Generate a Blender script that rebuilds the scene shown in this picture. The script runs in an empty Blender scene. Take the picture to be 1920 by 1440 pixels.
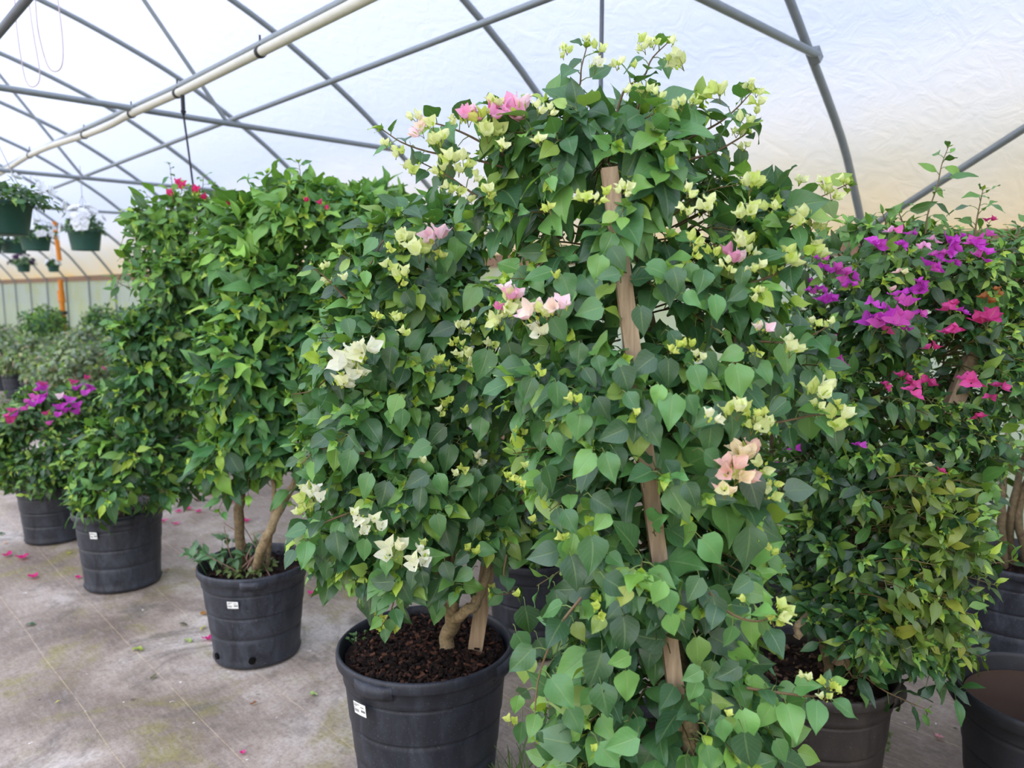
import bpy, bmesh, math, random
import numpy as np
from mathutils import Vector, Matrix

R = math.radians
rng = np.random.default_rng(11)
random.seed(11)
sc = bpy.context.scene
COL = sc.collection

# ------------------------------------------------------------------ camera
CAM_H, PITCH, FPX = 1.45, R(7.1), 1400.0
cd = bpy.data.cameras.new('camera')
cam = bpy.data.objects.new('camera', cd)
COL.objects.link(cam)
cam.location = (0, 0, CAM_H)
cam.rotation_euler = (R(90) - PITCH, 0, 0)
cd.sensor_width = 36.0
cd.lens = 36.0 * FPX / 1920.0
cd.clip_start, cd.clip_end = 0.05, 200
cd.dof.use_dof = True
cd.dof.focus_distance = 1.6
cd.dof.aperture_fstop = 3.8
sc.camera = cam

# ------------------------------------------------------------------ sky (overcast), exposure
sc.view_settings.view_transform = 'Standard'
sc.view_settings.look = 'None'
sc.view_settings.gamma = 1.0
sc.view_settings.exposure = 0.17
sc.view_settings.use_curve_mapping = False
sc.cycles.max_bounces = 10
sc.cycles.diffuse_bounces = 5
sc.cycles.transparent_max_bounces = 16
sc.cycles.transmission_bounces = 6
sc.cycles.caustics_reflective = False
sc.cycles.caustics_refractive = False
sc.cycles.use_denoising = True
w = bpy.data.worlds.new('overcast_sky')
sc.world = w
w.use_nodes = True
nt = w.node_tree
nt.nodes.clear()
wo = nt.nodes.new('ShaderNodeOutputWorld')
wb = nt.nodes.new('ShaderNodeBackground')
wt = nt.nodes.new('ShaderNodeTexCoord')
wn = nt.nodes.new('ShaderNodeTexNoise')
wn.inputs['Scale'].default_value = 2.2
wn.inputs['Detail'].default_value = 4
wr = nt.nodes.new('ShaderNodeValToRGB')
wr.color_ramp.elements[0].position = 0.36
wr.color_ramp.elements[0].color = (0.52, 0.69, 1.0, 1)
wr.color_ramp.elements[1].position = 0.62
wr.color_ramp.elements[1].color = (0.84, 0.91, 1.0, 1)
nt.links.new(wt.outputs['Generated'], wn.inputs['Vector'])
nt.links.new(wn.outputs['Fac'], wr.inputs['Fac'])
# bright warm lobe added to the sky behind the camera to fill camera-facing leaves
wd = nt.nodes.new('ShaderNodeVectorMath'); wd.operation = 'DOT_PRODUCT'
nt.links.new(wt.outputs['Generated'], wd.inputs[0])
sd = Vector((-0.36, -0.70, 0.60)).normalized()
wd.inputs[1].default_value = sd
wm = nt.nodes.new('ShaderNodeMapRange'); wm.interpolation_type = 'SMOOTHSTEP'
nt.links.new(wd.outputs['Value'], wm.inputs[0])
wm.inputs[1].default_value, wm.inputs[2].default_value = 0.2, 1.0
wm.inputs[3].default_value, wm.inputs[4].default_value = 0.44, 7.0
nt.links.new(wm.outputs[0], wb.inputs['Strength'])
ww = nt.nodes.new('ShaderNodeMix'); ww.data_type = 'RGBA'
wf = nt.nodes.new('ShaderNodeMapRange')
nt.links.new(wd.outputs['Value'], wf.inputs[0])
wf.inputs[1].default_value, wf.inputs[2].default_value = 0.0, 0.8
nt.links.new(wf.outputs[0], ww.inputs[0])
nt.links.new(wr.outputs['Color'], ww.inputs[6])
ww.inputs[7].default_value = (1.0, 0.95, 0.87, 1)
nt.links.new(ww.outputs[2], wb.inputs['Color'])
nt.links.new(wb.outputs['Background'], wo.inputs['Surface'])

# ------------------------------------------------------------------ photograph rays -> points in the place
CP, SP = math.cos(PITCH), math.sin(PITCH)
CRIGHT = np.array([1.0, 0, 0])
CUP = np.array([0, SP, CP])
CFWD = np.array([0, CP, -SP])
CORG = np.array([0, 0, CAM_H])

def ray(x, y):
    return CFWD + CRIGHT * ((x - 960) / FPX) + CUP * ((720 - y) / FPX)

def P(x, y, d):
    """point on the ray of pixel x, y at distance d along the optical axis"""
    return CORG + ray(x, y) * d

def PG(x, y, z=0.0):
    r = ray(x, y)
    return CORG + r * ((z - CAM_H) / r[2])

def px_of(pts):
    q = np.asarray(pts) - CORG
    d = q @ CFWD
    return 960 + FPX * (q @ CRIGHT) / d, 720 - FPX * (q @ CUP) / d, d

# greenhouse axes: U runs along the house, N across it towards the side wall on the right
TH = R(44)
UX = np.array([-math.sin(TH), math.cos(TH), 0])
NX = np.array([math.cos(TH), math.sin(TH), 0])
WALL, WIDTH, HIP = 4.6, 9.1, 1.72
def G(n, u, z):
    return NX * n + UX * u + np.array([0, 0, z])

# ------------------------------------------------------------------ helpers
def lin(r, g=None, b=None):
    if g is None:
        r, g, b = r
    f = lambda c: (c / 255 / 12.92) if c / 255 <= 0.04045 else ((c / 255 + 0.055) / 1.055) ** 2.4
    return (f(r), f(g), f(b))

def norm(a):
    a = np.asarray(a, float)
    return a / np.maximum(np.linalg.norm(a, axis=-1, keepdims=True), 1e-9)

class MB:
    """collects quads and tris with a tint, leaf coordinates and a material slot"""
    def __init__(s):
        s.v, s.f, s.t, s.l, s.m = [], [], [], [], []
        s.n = 0
    def add(s, v, f, tint=(1, 1, 1), luv=None, mat=0):
        v = np.asarray(v, float).reshape(-1, 3)
        f = np.asarray(f, int)
        s.v.append(v)
        s.f.append((f + s.n, mat))
        tint = np.asarray(tint, float)
        if tint.ndim == 1:
            tint = np.tile(tint, (len(v), 1))
        s.t.append(tint)
        s.l.append(np.zeros((len(v), 3)) if luv is None else luv)
        s.n += len(v)
    def build(s, name, mats, parent=None, smooth=True, **props):
        V = np.concatenate(s.v)
        me = bpy.data.meshes.new(name)
        me.vertices.add(len(V))
        idx, starts, tot, mi = [], [], [], []
        k = 0
        for f, m in s.f:
            c = f.shape[1]
            idx.append(f.ravel())
            starts.append(k + np.arange(len(f)) * c)
            tot.append(np.full(len(f), c))
            mi.append(np.full(len(f), m))
            k += f.size
        idx = np.concatenate(idx)
        me.loops.add(len(idx))
        me.loops.foreach_set('vertex_index', idx.astype(np.int32))
        st = np.concatenate(starts)
        me.polygons.add(len(st))
        me.polygons.foreach_set('loop_start', st.astype(np.int32))
        me.polygons.foreach_set('loop_total', np.concatenate(tot).astype(np.int32))
        me.polygons.foreach_set('material_index', np.concatenate(mi).astype(np.int32))
        me.polygons.foreach_set('use_smooth', np.full(len(st), smooth))
        off = np.zeros(3)
        if parent is not None:
            off = np.array(parent_world(parent))
        me.vertices.foreach_set('co', (V - off).ravel().astype(np.float32))
        a = me.attributes.new('tint', 'FLOAT_COLOR', 'POINT')
        T = np.concatenate(s.t)
        a.data.foreach_set('color', np.hstack([T, np.ones((len(T), 1))]).ravel().astype(np.float32))
        a = me.attributes.new('leaf', 'FLOAT_VECTOR', 'POINT')
        a.data.foreach_set('vector', np.concatenate(s.l).ravel().astype(np.float32))
        me.update(calc_edges=True)
        me.validate()
        for m in (mats if isinstance(mats, (list, tuple)) else [mats]):
            me.materials.append(m)
        o = bpy.data.objects.new(name, me)
        COL.objects.link(o)
        if parent is not None:
            o.parent = parent
        for kk, vv in props.items():
            o[kk] = vv
        return o

WLOC = {}
def parent_world(o):
    p = Vector((0, 0, 0))
    while o is not None:
        p += o.location
        o = o.parent
    return p

def thing(name, label, cat, loc=(0, 0, 0), group=None):
    o = bpy.data.objects.new(name, None)
    COL.objects.link(o)
    o.location = Vector([float(c) for c in loc])
    o.empty_display_size = 0.1
    o['label'] = label
    o['category'] = cat
    if group:
        o['group'] = group
    return o

def tag(o, label, cat, group=None):
    o['label'] = label
    o['category'] = cat
    if group:
        o['group'] = group
    return o

def tube(mb, pts, rad, seg=6, tint=(1, 1, 1), mat=0, noise=0.0, cap=True):
    pts = np.asarray(pts, float)
    n = len(pts)
    rad = np.full(n, rad) if np.isscalar(rad) else np.asarray(rad, float)
    tan = np.gradient(pts, axis=0)
    tan = norm(tan)
    a = np.array([0, 0, 1.0]) if abs(tan[0][2]) < 0.9 else np.array([1.0, 0, 0])
    rings = []
    for i in range(n):
        b = np.cross(tan[i], a); b = norm(b)
        a = np.cross(b, tan[i])
        ang = np.linspace(0, 2 * np.pi, seg, endpoint=False)
        rr = rad[i] * (1 + noise * rng.normal(size=seg)) if noise else np.full(seg, rad[i])
        rings.append(pts[i] + np.outer(np.cos(ang) * rr, a) + np.outer(np.sin(ang) * rr, b))
    V = np.concatenate(rings)
    f = []
    for i in range(n - 1):
        for j in range(seg):
            k = (j + 1) % seg
            f.append((i * seg + j, i * seg + k, (i + 1) * seg + k, (i + 1) * seg + j))
    mb.add(V, f, tint, None, mat)
    if cap:
        for e, rev in ((0, True), (n - 1, False)):
            c = list(range(e * seg, e * seg + seg))
            mb.add(V[c], [list(range(seg))[::-1] if rev else list(range(seg))], tint, None, mat)

def smooth_path(pts, n):
    """Catmull-Rom through the points"""
    p = np.asarray(pts, float)
    if len(p) == 2:
        t = np.linspace(0, 1, n)[:, None]
        return p[0] * (1 - t) + p[1] * t
    q = np.vstack([2 * p[0] - p[1], p, 2 * p[-1] - p[-2]])
    out = []
    for t in np.linspace(0, len(p) - 1, n):
        i = min(int(t), len(p) - 2)
        u = t - i
        a, b, c, d = q[i:i + 4]
        out.append(0.5 * (2 * b + (c - a) * u + (2 * a - 5 * b + 4 * c - d) * u * u + (3 * b - a - 3 * c + d) * u ** 3))
    return np.array(out)

def box(mb, c, half, ax=None, tint=(1, 1, 1), mat=0):
    ax = np.eye(3) if ax is None else np.asarray(ax)
    s = np.array([(i, j, k) for i in (-1, 1) for j in (-1, 1) for k in (-1, 1)], float) * np.asarray(half)
    V = np.asarray(c) + s @ ax
    f = [(0, 1, 3, 2), (4, 6, 7, 5), (0, 4, 5, 1), (2, 3, 7, 6), (0, 2, 6, 4), (1, 5, 7, 3)]
    f = np.array(f)
    mb.add(np.concatenate([V[q] for q in f]), np.arange(24).reshape(6, 4), tint, None, mat)

def lathe(mb, prof, seg=56, c=(0, 0, 0), tint=(1, 1, 1), mat=0, wob=0.0, squash=None):
    prof = np.asarray(prof, float)
    ang = np.linspace(0, 2 * np.pi, seg, endpoint=False)
    V = []
    for r, z in prof:
        rr = r * (1 + wob * np.sin(2 * ang + 0.7) + wob * 0.5 * np.sin(3 * ang + 2 + z * 2))
        V.append(np.stack([np.cos(ang) * rr, np.sin(ang) * rr, np.full(seg, z)], 1))
    V = np.concatenate(V) + np.asarray(c)
    f = []
    for i in range(len(prof) - 1):
        for j in range(seg):
            k = (j + 1) % seg
            f.append((i * seg + j, i * seg + k, (i + 1) * seg + k, (i + 1) * seg + j))
    mb.add(V, f, tint, None, mat)

# ------------------------------------------------------------------ materials
class NT:
    def __init__(s, name):
        s.m = bpy.data.materials.new(name)
        s.m.use_nodes = True
        s.t = s.m.node_tree
        s.t.nodes.clear()
        s.out = s.N('ShaderNodeOutputMaterial')
    def N(s, kind, **kw):
        n = s.t.nodes.new(kind)
        for k, v in kw.items():
            if hasattr(n, k) and k not in n.inputs:
                setattr(n, k, v)
            else:
                s.set(n, k, v)
        return n
    def set(s, n, k, v):
        i = n.inputs[k]
        if isinstance(v, bpy.types.NodeSocket):
            s.t.links.new(v, i)
        else:
            if isinstance(v, (tuple, list)) and len(v) == 3 and i.type == 'RGBA':
                v = (*v, 1)
            i.default_value = v
    def mix(s, f, a, b, mode='MIX'):
        n = s.t.nodes.new('ShaderNodeMix')
        n.data_type = 'RGBA'
        n.blend_type = mode
        for k, v in ((0, f), (6, a), (7, b)):
            i = n.inputs[k]
            if isinstance(v, bpy.types.NodeSocket):
                s.t.links.new(v, i)
            else:
                i.default_value = (*v, 1) if isinstance(v, (tuple, list)) and len(v) == 3 else v
        return n.outputs[2]
    def math(s, op, a, b=0.0, c=0.0):
        n = s.t.nodes.new('ShaderNodeMath')
        n.operation = op
        for k, v in ((0, a), (1, b), (2, c)):
            if isinstance(v, bpy.types.NodeSocket):
                s.t.links.new(v, n.inputs[k])
            else:
                n.inputs[k].default_value = v
        return n.outputs[0]
    def ramp(s, f, stops):
        n = s.t.nodes.new('ShaderNodeValToRGB')
        e = n.color_ramp.elements
        while len(e) < len(stops):
            e.new(0.5)
        for i, (p, c) in enumerate(stops):
            e[i].position = p
            e[i].color = (*c, 1) if len(c) == 3 else c
        s.t.links.new(f, n.inputs[0])
        return n.outputs[0]
    def smooth(s, v, lo, hi):
        n = s.t.nodes.new('ShaderNodeMapRange')
        n.interpolation_type = 'SMOOTHSTEP'
        s.t.links.new(v, n.inputs[0])
        n.inputs[1].default_value, n.inputs[2].default_value = lo, hi
        n.inputs[3].default_value, n.inputs[4].default_value = 0, 1
        return n.outputs[0]
    def noise(s, scale, detail=4, rough=0.55, vec=None, out='Fac', dist=0.0):
        n = s.t.nodes.new('ShaderNodeTexNoise')
        n.inputs['Scale'].default_value = scale
        n.inputs['Detail'].default_value = detail
        n.inputs['Roughness'].default_value = rough
        n.inputs['Distortion'].default_value = dist
        if vec is not None:
            s.t.links.new(vec, n.inputs['Vector'])
        return n.outputs[out]
    def pos(s):
        return s.N('ShaderNodeNewGeometry').outputs['Position']
    def obj(s):
        return s.N('ShaderNodeTexCoord').outputs['Object']
    def attr(s, name):
        return s.N('ShaderNodeAttribute', attribute_name=name)
    def bump(s, h, st=0.3, d=0.01):
        n = s.N('ShaderNodeBump')
        s.t.links.new(h, n.inputs['Height'])
        n.inputs['Strength'].default_value = st
        n.inputs['Distance'].default_value = d
        return n.outputs[0]
    def pbr(s, col, rough=0.6, spec=0.5, metal=0.0, normal=None):
        n = s.N('ShaderNodeBsdfPrincipled')
        s.set(n, 'Base Color', col)
        s.set(n, 'Roughness', rough)
        n.inputs['Specular IOR Level'].default_value = spec
        n.inputs['Metallic'].default_value = metal
        if normal is not None:
            s.t.links.new(normal, n.inputs['Normal'])
        return n.outputs[0]
    def end(s, sh):
        s.t.links.new(sh, s.out.inputs['Surface'])
        return s.m
    def mixsh(s, f, a, b):
        n = s.t.nodes.new('ShaderNodeMixShader')
        if isinstance(f, bpy.types.NodeSocket):
            s.t.links.new(f, n.inputs[0])
        else:
            n.inputs[0].default_value = f
        s.t.links.new(a, n.inputs[1])
        s.t.links.new(b, n.inputs[2])
        return n.outputs[0]

def leaf_material(name, rough=0.38, trans=0.26, vein=0.6, nveins=7.0, spec=0.6):
    n = NT(name)
    t = n.attr('tint').outputs['Color']
    lv = n.N('ShaderNodeSeparateXYZ')
    n.t.links.new(n.attr('leaf').outputs['Vector'], lv.inputs[0])
    ax = n.math('ABSOLUTE', lv.outputs[0])
    mid = n.math('SUBTRACT', 1.0, n.smooth(ax, 0.0, 0.11))
    q = n.math('SUBTRACT', lv.outputs[1], n.math('MULTIPLY', ax, 0.32))
    side = n.math('SINE', n.math('MULTIPLY', q, nveins * 6.283))
    side = n.math('MULTIPLY', n.smooth(side, 0.86, 1.0), 0.4)
    ve = n.math('MULTIPLY', n.math('MAXIMUM', mid, side), vein)
    pale = n.mix(0.5, t, lin(150, 175, 110))
    c = n.mix(ve, t, pale)
    mo = n.noise(38, 3, 0.6, n.obj())
    c = n.mix(n.math('MULTIPLY', mo, 0.35), c, n.mix(0.5, c, lin(25, 45, 25)))
    bm = n.bump(n.math('ADD', n.math('MULTIPLY', ve, -1.0), n.math('MULTIPLY', mo, 0.4)), 0.25, 0.004)
    p = n.pbr(c, rough, spec, 0, bm)
    tr = n.N('ShaderNodeBsdfTranslucent')
    n.set(tr, 'Color', n.mix(0.55, c, lin(120, 170, 30)))
    return n.end(n.mixsh(trans, p, tr.outputs[0]))

def bract_material(name='papery_bract'):
    n = NT(name)
    t = n.attr('tint').outputs['Color']
    lv = n.N('ShaderNodeSeparateXYZ')
    n.t.links.new(n.attr('leaf').outputs['Vector'], lv.inputs[0])
    ax = n.math('ABSOLUTE', lv.outputs[0])
    mid = n.math('SUBTRACT', 1.0, n.smooth(ax, 0.0, 0.13))
    q = n.math('SUBTRACT', lv.outputs[1], n.math('MULTIPLY', ax, 0.4))
    side = n.math('MULTIPLY', n.smooth(n.math('SINE', n.math('MULTIPLY', q, 34.0)), 0.8, 1.0), 0.5)
    c = n.mix(n.math('MULTIPLY', n.math('MAXIMUM', mid, side), 0.35), t, n.mix(0.6, t, lin(150, 190, 70)))
    p = n.pbr(c, 0.6, 0.25)
    tr = n.N('ShaderNodeBsdfTranslucent')
    n.set(tr, 'Color', c)
    return n.end(n.mixsh(0.42, p, tr.outputs[0]))

def bark_material(name, a, b, scale=60):
    n = NT(name)
    no = n.noise(scale, 6, 0.65, n.obj(), dist=0.6)
    lo = n.noise(scale * 0.25, 3, 0.6, n.obj())
    c = n.ramp(no, [(0.3, lin(a)), (0.7, lin(b))])
    c = n.mix(n.math('MULTIPLY', lo, 0.5), c, lin(122, 122, 92))
    return n.end(n.pbr(c, 0.85, 0.2, 0, n.bump(no, 0.7, 0.004)))

def wood_material(name, a, b):
    n = NT(name)
    mp = n.N('ShaderNodeMapping')
    n.t.links.new(n.obj(), mp.inputs[0])
    mp.inputs['Scale'].default_value = (60, 60, 3.5)
    no = n.noise(1.0, 6, 0.6, mp.outputs[0], dist=0.8)
    c = n.ramp(no, [(0.3, lin(a)), (0.7, lin(b))])
    lo = n.noise(9, 3, 0.6, n.obj())
    c = n.mix(n.math('MULTIPLY', lo, 0.45), c, lin(118, 102, 84))
    return n.end(n.pbr(c, 0.8, 0.2, 0, n.bump(no, 0.4, 0.003)))

def plastic_pot(name, dust=0.5, hue=(31, 34, 43), pale=(86, 92, 105)):
    n = NT(name)
    o = n.obj()
    mp = n.N('ShaderNodeMapping')
    n.t.links.new(o, mp.inputs[0])
    mp.inputs['Scale'].default_value = (1, 1, 0.35)
    streak = n.noise(14, 5, 0.65, mp.outputs[0], dist=1.2)
    spk = n.noise(230, 2, 0.6, o)
    scr = n.noise(30, 6, 0.8, o, dist=3.0)
    f = n.math('MULTIPLY', n.smooth(streak, 0.3, 0.95), dust)
    f2 = n.math('MULTIPLY', n.smooth(spk, 0.63, 0.74), 0.55 * dust)
    f3 = n.math('MULTIPLY', n.smooth(scr, 0.66, 0.74), 0.35 * dust)
    c = n.mix(f, lin(hue), lin(pale))
    c = n.mix(f2, c, lin(150, 152, 155))
    c = n.mix(f3, c, lin(120, 122, 126))
    return n.end(n.pbr(c, n.math('MULTIPLY_ADD', streak, 0.25, 0.38), 0.4, 0, n.bump(scr, 0.08, 0.003)))

def tint_material(name, rough=0.8, spec=0.2, bumpscale=80, st=0.4):
    n = NT(name)
    t = n.attr('tint').outputs['Color']
    no = n.noise(bumpscale, 5, 0.65, n.obj())
    c = n.mix(n.math('MULTIPLY', no, 0.5), t, n.mix(0.6, t, (0.01, 0.008, 0.006)))
    return n.end(n.pbr(c, rough, spec, 0, n.bump(no, st, 0.004)))

def simple(name, col, rough=0.5, spec=0.4, metal=0.0, var=0.15, scale=30):
    n = NT(name)
    no = n.noise(scale, 4, 0.6, n.obj())
    c = n.mix(n.math('MULTIPLY', no, var), lin(col), tuple(x * 0.3 for x in lin(col)))
    return n.end(n.pbr(c, rough, spec, metal, n.bump(no, 0.08, 0.002)))

M = {}
M['leaf'] = leaf_material('glossy_green_leaf')
M['leaf_small'] = leaf_material('small_green_leaf', 0.36, 0.22, 0.45, 6.0, 0.55)
M['leaf_large'] = leaf_material('large_green_leaf', 0.45, 0.25, 0.6, 8.0, 0.4)
M['bract'] = bract_material()
M['stem'] = tint_material('green_stem', 0.6, 0.3, 90, 0.1)
M['bark'] = bark_material('pale_bark', (96, 78, 58), (176, 152, 120))
M['bark_dark'] = bark_material('brown_bark', (70, 55, 42), (132, 108, 84))
M['stake'] = wood_material('weathered_stake', (128, 106, 84), (188, 166, 138))
M['pot'] = plastic_pot('black_nursery_plastic', 0.5)
M['pot_dusty'] = plastic_pot('dusty_black_plastic', 0.75)
M['pot_brown'] = plastic_pot('brown_black_plastic', 0.4, (38, 34, 33), (92, 84, 78))
M['pot_clean'] = plastic_pot('clean_black_plastic', 0.16, (26, 27, 32), (80, 84, 92))
M['pot_inside'] = simple('muddy_pot_inside', (74, 58, 48), 0.7, 0.3, 0, 0.5, 14)
M['pot_green'] = simple('dark_green_plastic', (44, 82, 72), 0.45, 0.4, 0, 0.15)
M['soil'] = tint_material('dark_bark_compost', 0.9, 0.15, 120, 0.8)
M['label'] = simple('white_paper_label', (236, 238, 238), 0.5, 0.3, 0, 0.02)
M['ink'] = simple('black_print', (120, 120, 124), 0.7, 0.2)
M['hole'] = simple('dark_hole', (16, 15, 15), 0.9, 0.1)
M['steel'] = simple('galvanised_steel', (138, 146, 150), 0.42, 0.5, 0.35, 0.4, 18)
M['steel_dark'] = simple('dark_steel', (92, 98, 106), 0.5, 0.5, 0.3, 0.3, 18)
M['pvc'] = simple('cream_pvc', (206, 204, 190), 0.45, 0.4, 0, 0.35, 9)
M['rust'] = simple('rust_orange_paint', (214, 132, 42), 0.7, 0.3, 0, 0.4, 20)
M['rubber'] = simple('black_rubber', (40, 40, 44), 0.6, 0.3)
M['wire'] = simple('grey_wire', (150, 150, 152), 0.4, 0.5, 0.5)
M['hose'] = simple('pinkish_drip_hose', (186, 168, 172), 0.5, 0.4)
M['board'] = wood_material('brown_hip_board', (98, 76, 62), (150, 120, 96))

# roof film: milky polythene, ochre algae along the lower edge
def film(name, wall=False):
    n = NT(name)
    ps = n.pos()
    xyz = n.N('ShaderNodeSeparateXYZ')
    n.t.links.new(ps, xyz.inputs[0])
    big = n.noise(0.9, 4, 0.6, ps)
    fine = n.noise(5.5, 5, 0.65, ps, dist=0.7)
    if not wall:
        h = n.math('ADD', xyz.outputs[2], n.math('MULTIPLY_ADD', big, 0.5, -0.25))
        h = n.math('ADD', h, n.math('MULTIPLY_ADD', fine, 0.12, -0.06))
        c = n.ramp(n.math('MULTIPLY_ADD', h, 0.5, -0.8), [(0.04, lin(255, 214, 146)), (0.10, lin(250, 226, 192)), (0.28, lin(240, 232, 224)), (0.47, lin(226, 231, 250)), (0.56, lin(215, 225, 255))])
        tf = 0.22
    else:
        f = n.smooth(n.noise(1.6, 4, 0.6, ps), 0.42, 0.72)
        c = n.mix(f, lin(238, 238, 240), lin(232, 230, 200))
        f2 = n.math('MULTIPLY', n.smooth(xyz.outputs[2], 1.55, 1.72), n.smooth(fine, 0.35, 0.6))
        c = n.mix(n.math('MULTIPLY', f2, 0.6), c, lin(238, 214, 160))
        low = n.math('SUBTRACT', 1.0, n.smooth(xyz.outputs[2], 0.0, 1.0))
        c = n.mix(n.math('MULTIPLY', low, 0.25), c, lin(224, 222, 184))
        tf = 0.14
    bm = n.bump(n.noise(7, 5, 0.6, ps, dist=1.5), 0.25, 0.03)
    tr = n.N('ShaderNodeBsdfTranslucent')
    n.set(tr, 'Color', c)
    n.t.links.new(bm, tr.inputs['Normal'])
    tp = n.N('ShaderNodeBsdfTransparent')
    n.set(tp, 'Color', c)
    df = n.N('ShaderNodeBsdfDiffuse')
    n.set(df, 'Color', c)
    s = n.mixsh(tf, tr.outputs[0], tp.outputs[0])
    return n.end(n.mixsh(0.16, s, df.outputs[0]))
M['film'] = film('milky_roof_film')
M['curtain'] = film('side_curtain_film', True)

# floor: woven weed cloth with pale stripe threads, algae and dirt
def floor_material():
    n = NT('weed_cloth')
    ps = n.pos()
    def dot(v):
        d = n.N('ShaderNodeVectorMath', operation='DOT_PRODUCT')
        n.t.links.new(ps, d.inputs[0])
        d.inputs[1].default_value = v
        return d.outputs['Value']
    nn, uu = dot(tuple(NX)), dot(tuple(UX))
    cb = n.N('ShaderNodeCombineXYZ')
    n.t.links.new(nn, cb.inputs[0]); n.t.links.new(uu, cb.inputs[1])
    ca = cb.outputs[0]
    b1 = n.noise(1.1, 6, 0.62, ca, dist=0.4)
    b2 = n.noise(3.2, 6, 0.68, ca, dist=0.8)
    gr = n.noise(70, 4, 0.75, ca)
    mpv = n.N('ShaderNodeMapping')
    n.t.links.new(ca, mpv.inputs[0])
    mpv.inputs['Scale'].default_value = (70, 16, 1)
    fib = n.noise(1.0, 5, 0.7, mpv.outputs[0], dist=0.5)
    c = n.ramp(b1, [(0.30, lin(96, 83, 74)), (0.43, lin(138, 123, 110)), (0.54, lin(172, 158, 145)), (0.65, lin(205, 196, 187))])
    c = n.mix(n.smooth(b2, 0.45, 0.75), c, lin(128, 116, 106))
    st = n.noise(2.1, 5, 0.7, ps, dist=0.9)
    c = n.mix(n.math('MULTIPLY', n.smooth(st, 0.5, 0.7), 0.9), c, lin(104, 96, 88))
    al = n.noise(1.7, 6, 0.7, n.obj(), dist=1.0)
    al2 = n.noise(6.5, 6, 0.75, n.obj(), dist=0.6)
    fa = n.math('MULTIPLY', n.smooth(al, 0.47, 0.64), n.smooth(al2, 0.36, 0.6))
    c = n.mix(n.math('MULTIPLY', fa, 0.8), c, lin(140, 132, 74))
    wet = n.noise(2.6, 4, 0.6, n.obj(), dist=0.5)
    c = n.mix(n.math('MULTIPLY', n.smooth(wet, 0.56, 0.72), 0.6), c, lin(72, 72, 68))
    # warm brownish light by the side wall, painted as a darker brown cloth
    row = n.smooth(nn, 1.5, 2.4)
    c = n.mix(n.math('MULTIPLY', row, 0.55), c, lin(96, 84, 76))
    # stripe threads every 28 cm along the house
    wv = n.noise(1.3, 3, 0.5, ca)
    wv2 = n.noise(0.35, 2, 0.5, ca)
    off = n.math('ADD', n.math('MULTIPLY_ADD', wv, 0.036, -0.018), n.math('MULTIPLY_ADD', wv2, 0.04, -0.02))
    q = n.math('ADD', nn, off)
    q = n.math('DIVIDE', n.math('SUBTRACT', q, 0.62), 0.28)
    fr = n.math('ABSOLUTE', n.math('SUBTRACT', n.math('FRACT', n.math('ADD', q, 0.5)), 0.5))
    line = n.math('SUBTRACT', 1.0, n.smooth(fr, 0.003, 0.0085))
    c = n.mix(n.math('MULTIPLY', line, n.math('MULTIPLY_ADD', n.noise(9, 3, 0.6, ca), 0.8, 0.05)), c, lin(212, 190, 152))
    c = n.mix(n.math('MULTIPLY', n.smooth(gr, 0.42, 0.7), 0.4), c, lin(78, 72, 68))
    c = n.mix(n.math('MULTIPLY', n.smooth(fib, 0.45, 0.75), 0.2), c, lin(200, 194, 188))
    c = n.mix(n.math('MULTIPLY', n.smooth(fib, 0.55, 0.3), 0.16), c, lin(96, 86, 78))
    spk = n.noise(26, 2, 0.5, ca)
    c = n.mix(n.math('MULTIPLY', n.smooth(spk, 0.735, 0.76), 0.8), c, lin(232, 226, 220))
    c = n.mix(n.math('MULTIPLY', n.smooth(n.noise(21, 3, 0.5, ps), 0.72, 0.76), 0.8), c, lin(52, 46, 42))
    bm = n.bump(n.math('ADD', gr, n.math('MULTIPLY', b2, 1.2)), 0.3, 0.004)
    return n.end(n.pbr(c, 0.62, 0.3, 0, bm))
M['floor'] = floor_material()

# ------------------------------------------------------------------ the house
U0, U1 = -7.0, 33.0
def quad(name, pts, mat, kind='structure', sub=1, **kw):
    mb = MB()
    pts = np.array(pts, float)
    g = []
    for i in range(sub + 1):
        for j in range(sub + 1):
            a, b = i / sub, j / sub
            g.append(pts[0] * (1 - a) * (1 - b) + pts[1] * a * (1 - b) + pts[2] * a * b + pts[3] * (1 - a) * b)
    f = [(i * (sub + 1) + j, (i + 1) * (sub + 1) + j, (i + 1) * (sub + 1) + j + 1, i * (sub + 1) + j + 1) for i in range(sub) for j in range(sub)]
    mb.add(g, f)
    o = mb.build(name, mat)
    o['kind'] = kind
    return o

quad('floor', [G(WALL - WIDTH, U0, 0), G(WALL, U0, 0), G(WALL, U1, 0), G(WALL - WIDTH, U1, 0)], M['floor'])
gm = simple('outside_grass', (120, 140, 84), 0.9, 0.1, 0, 0.5, 2)
quad('ground_outside', [(-90, -90, -0.06), (90, -90, -0.06), (90, 90, -0.06), (-90, 90, -0.06)], gm)

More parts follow.
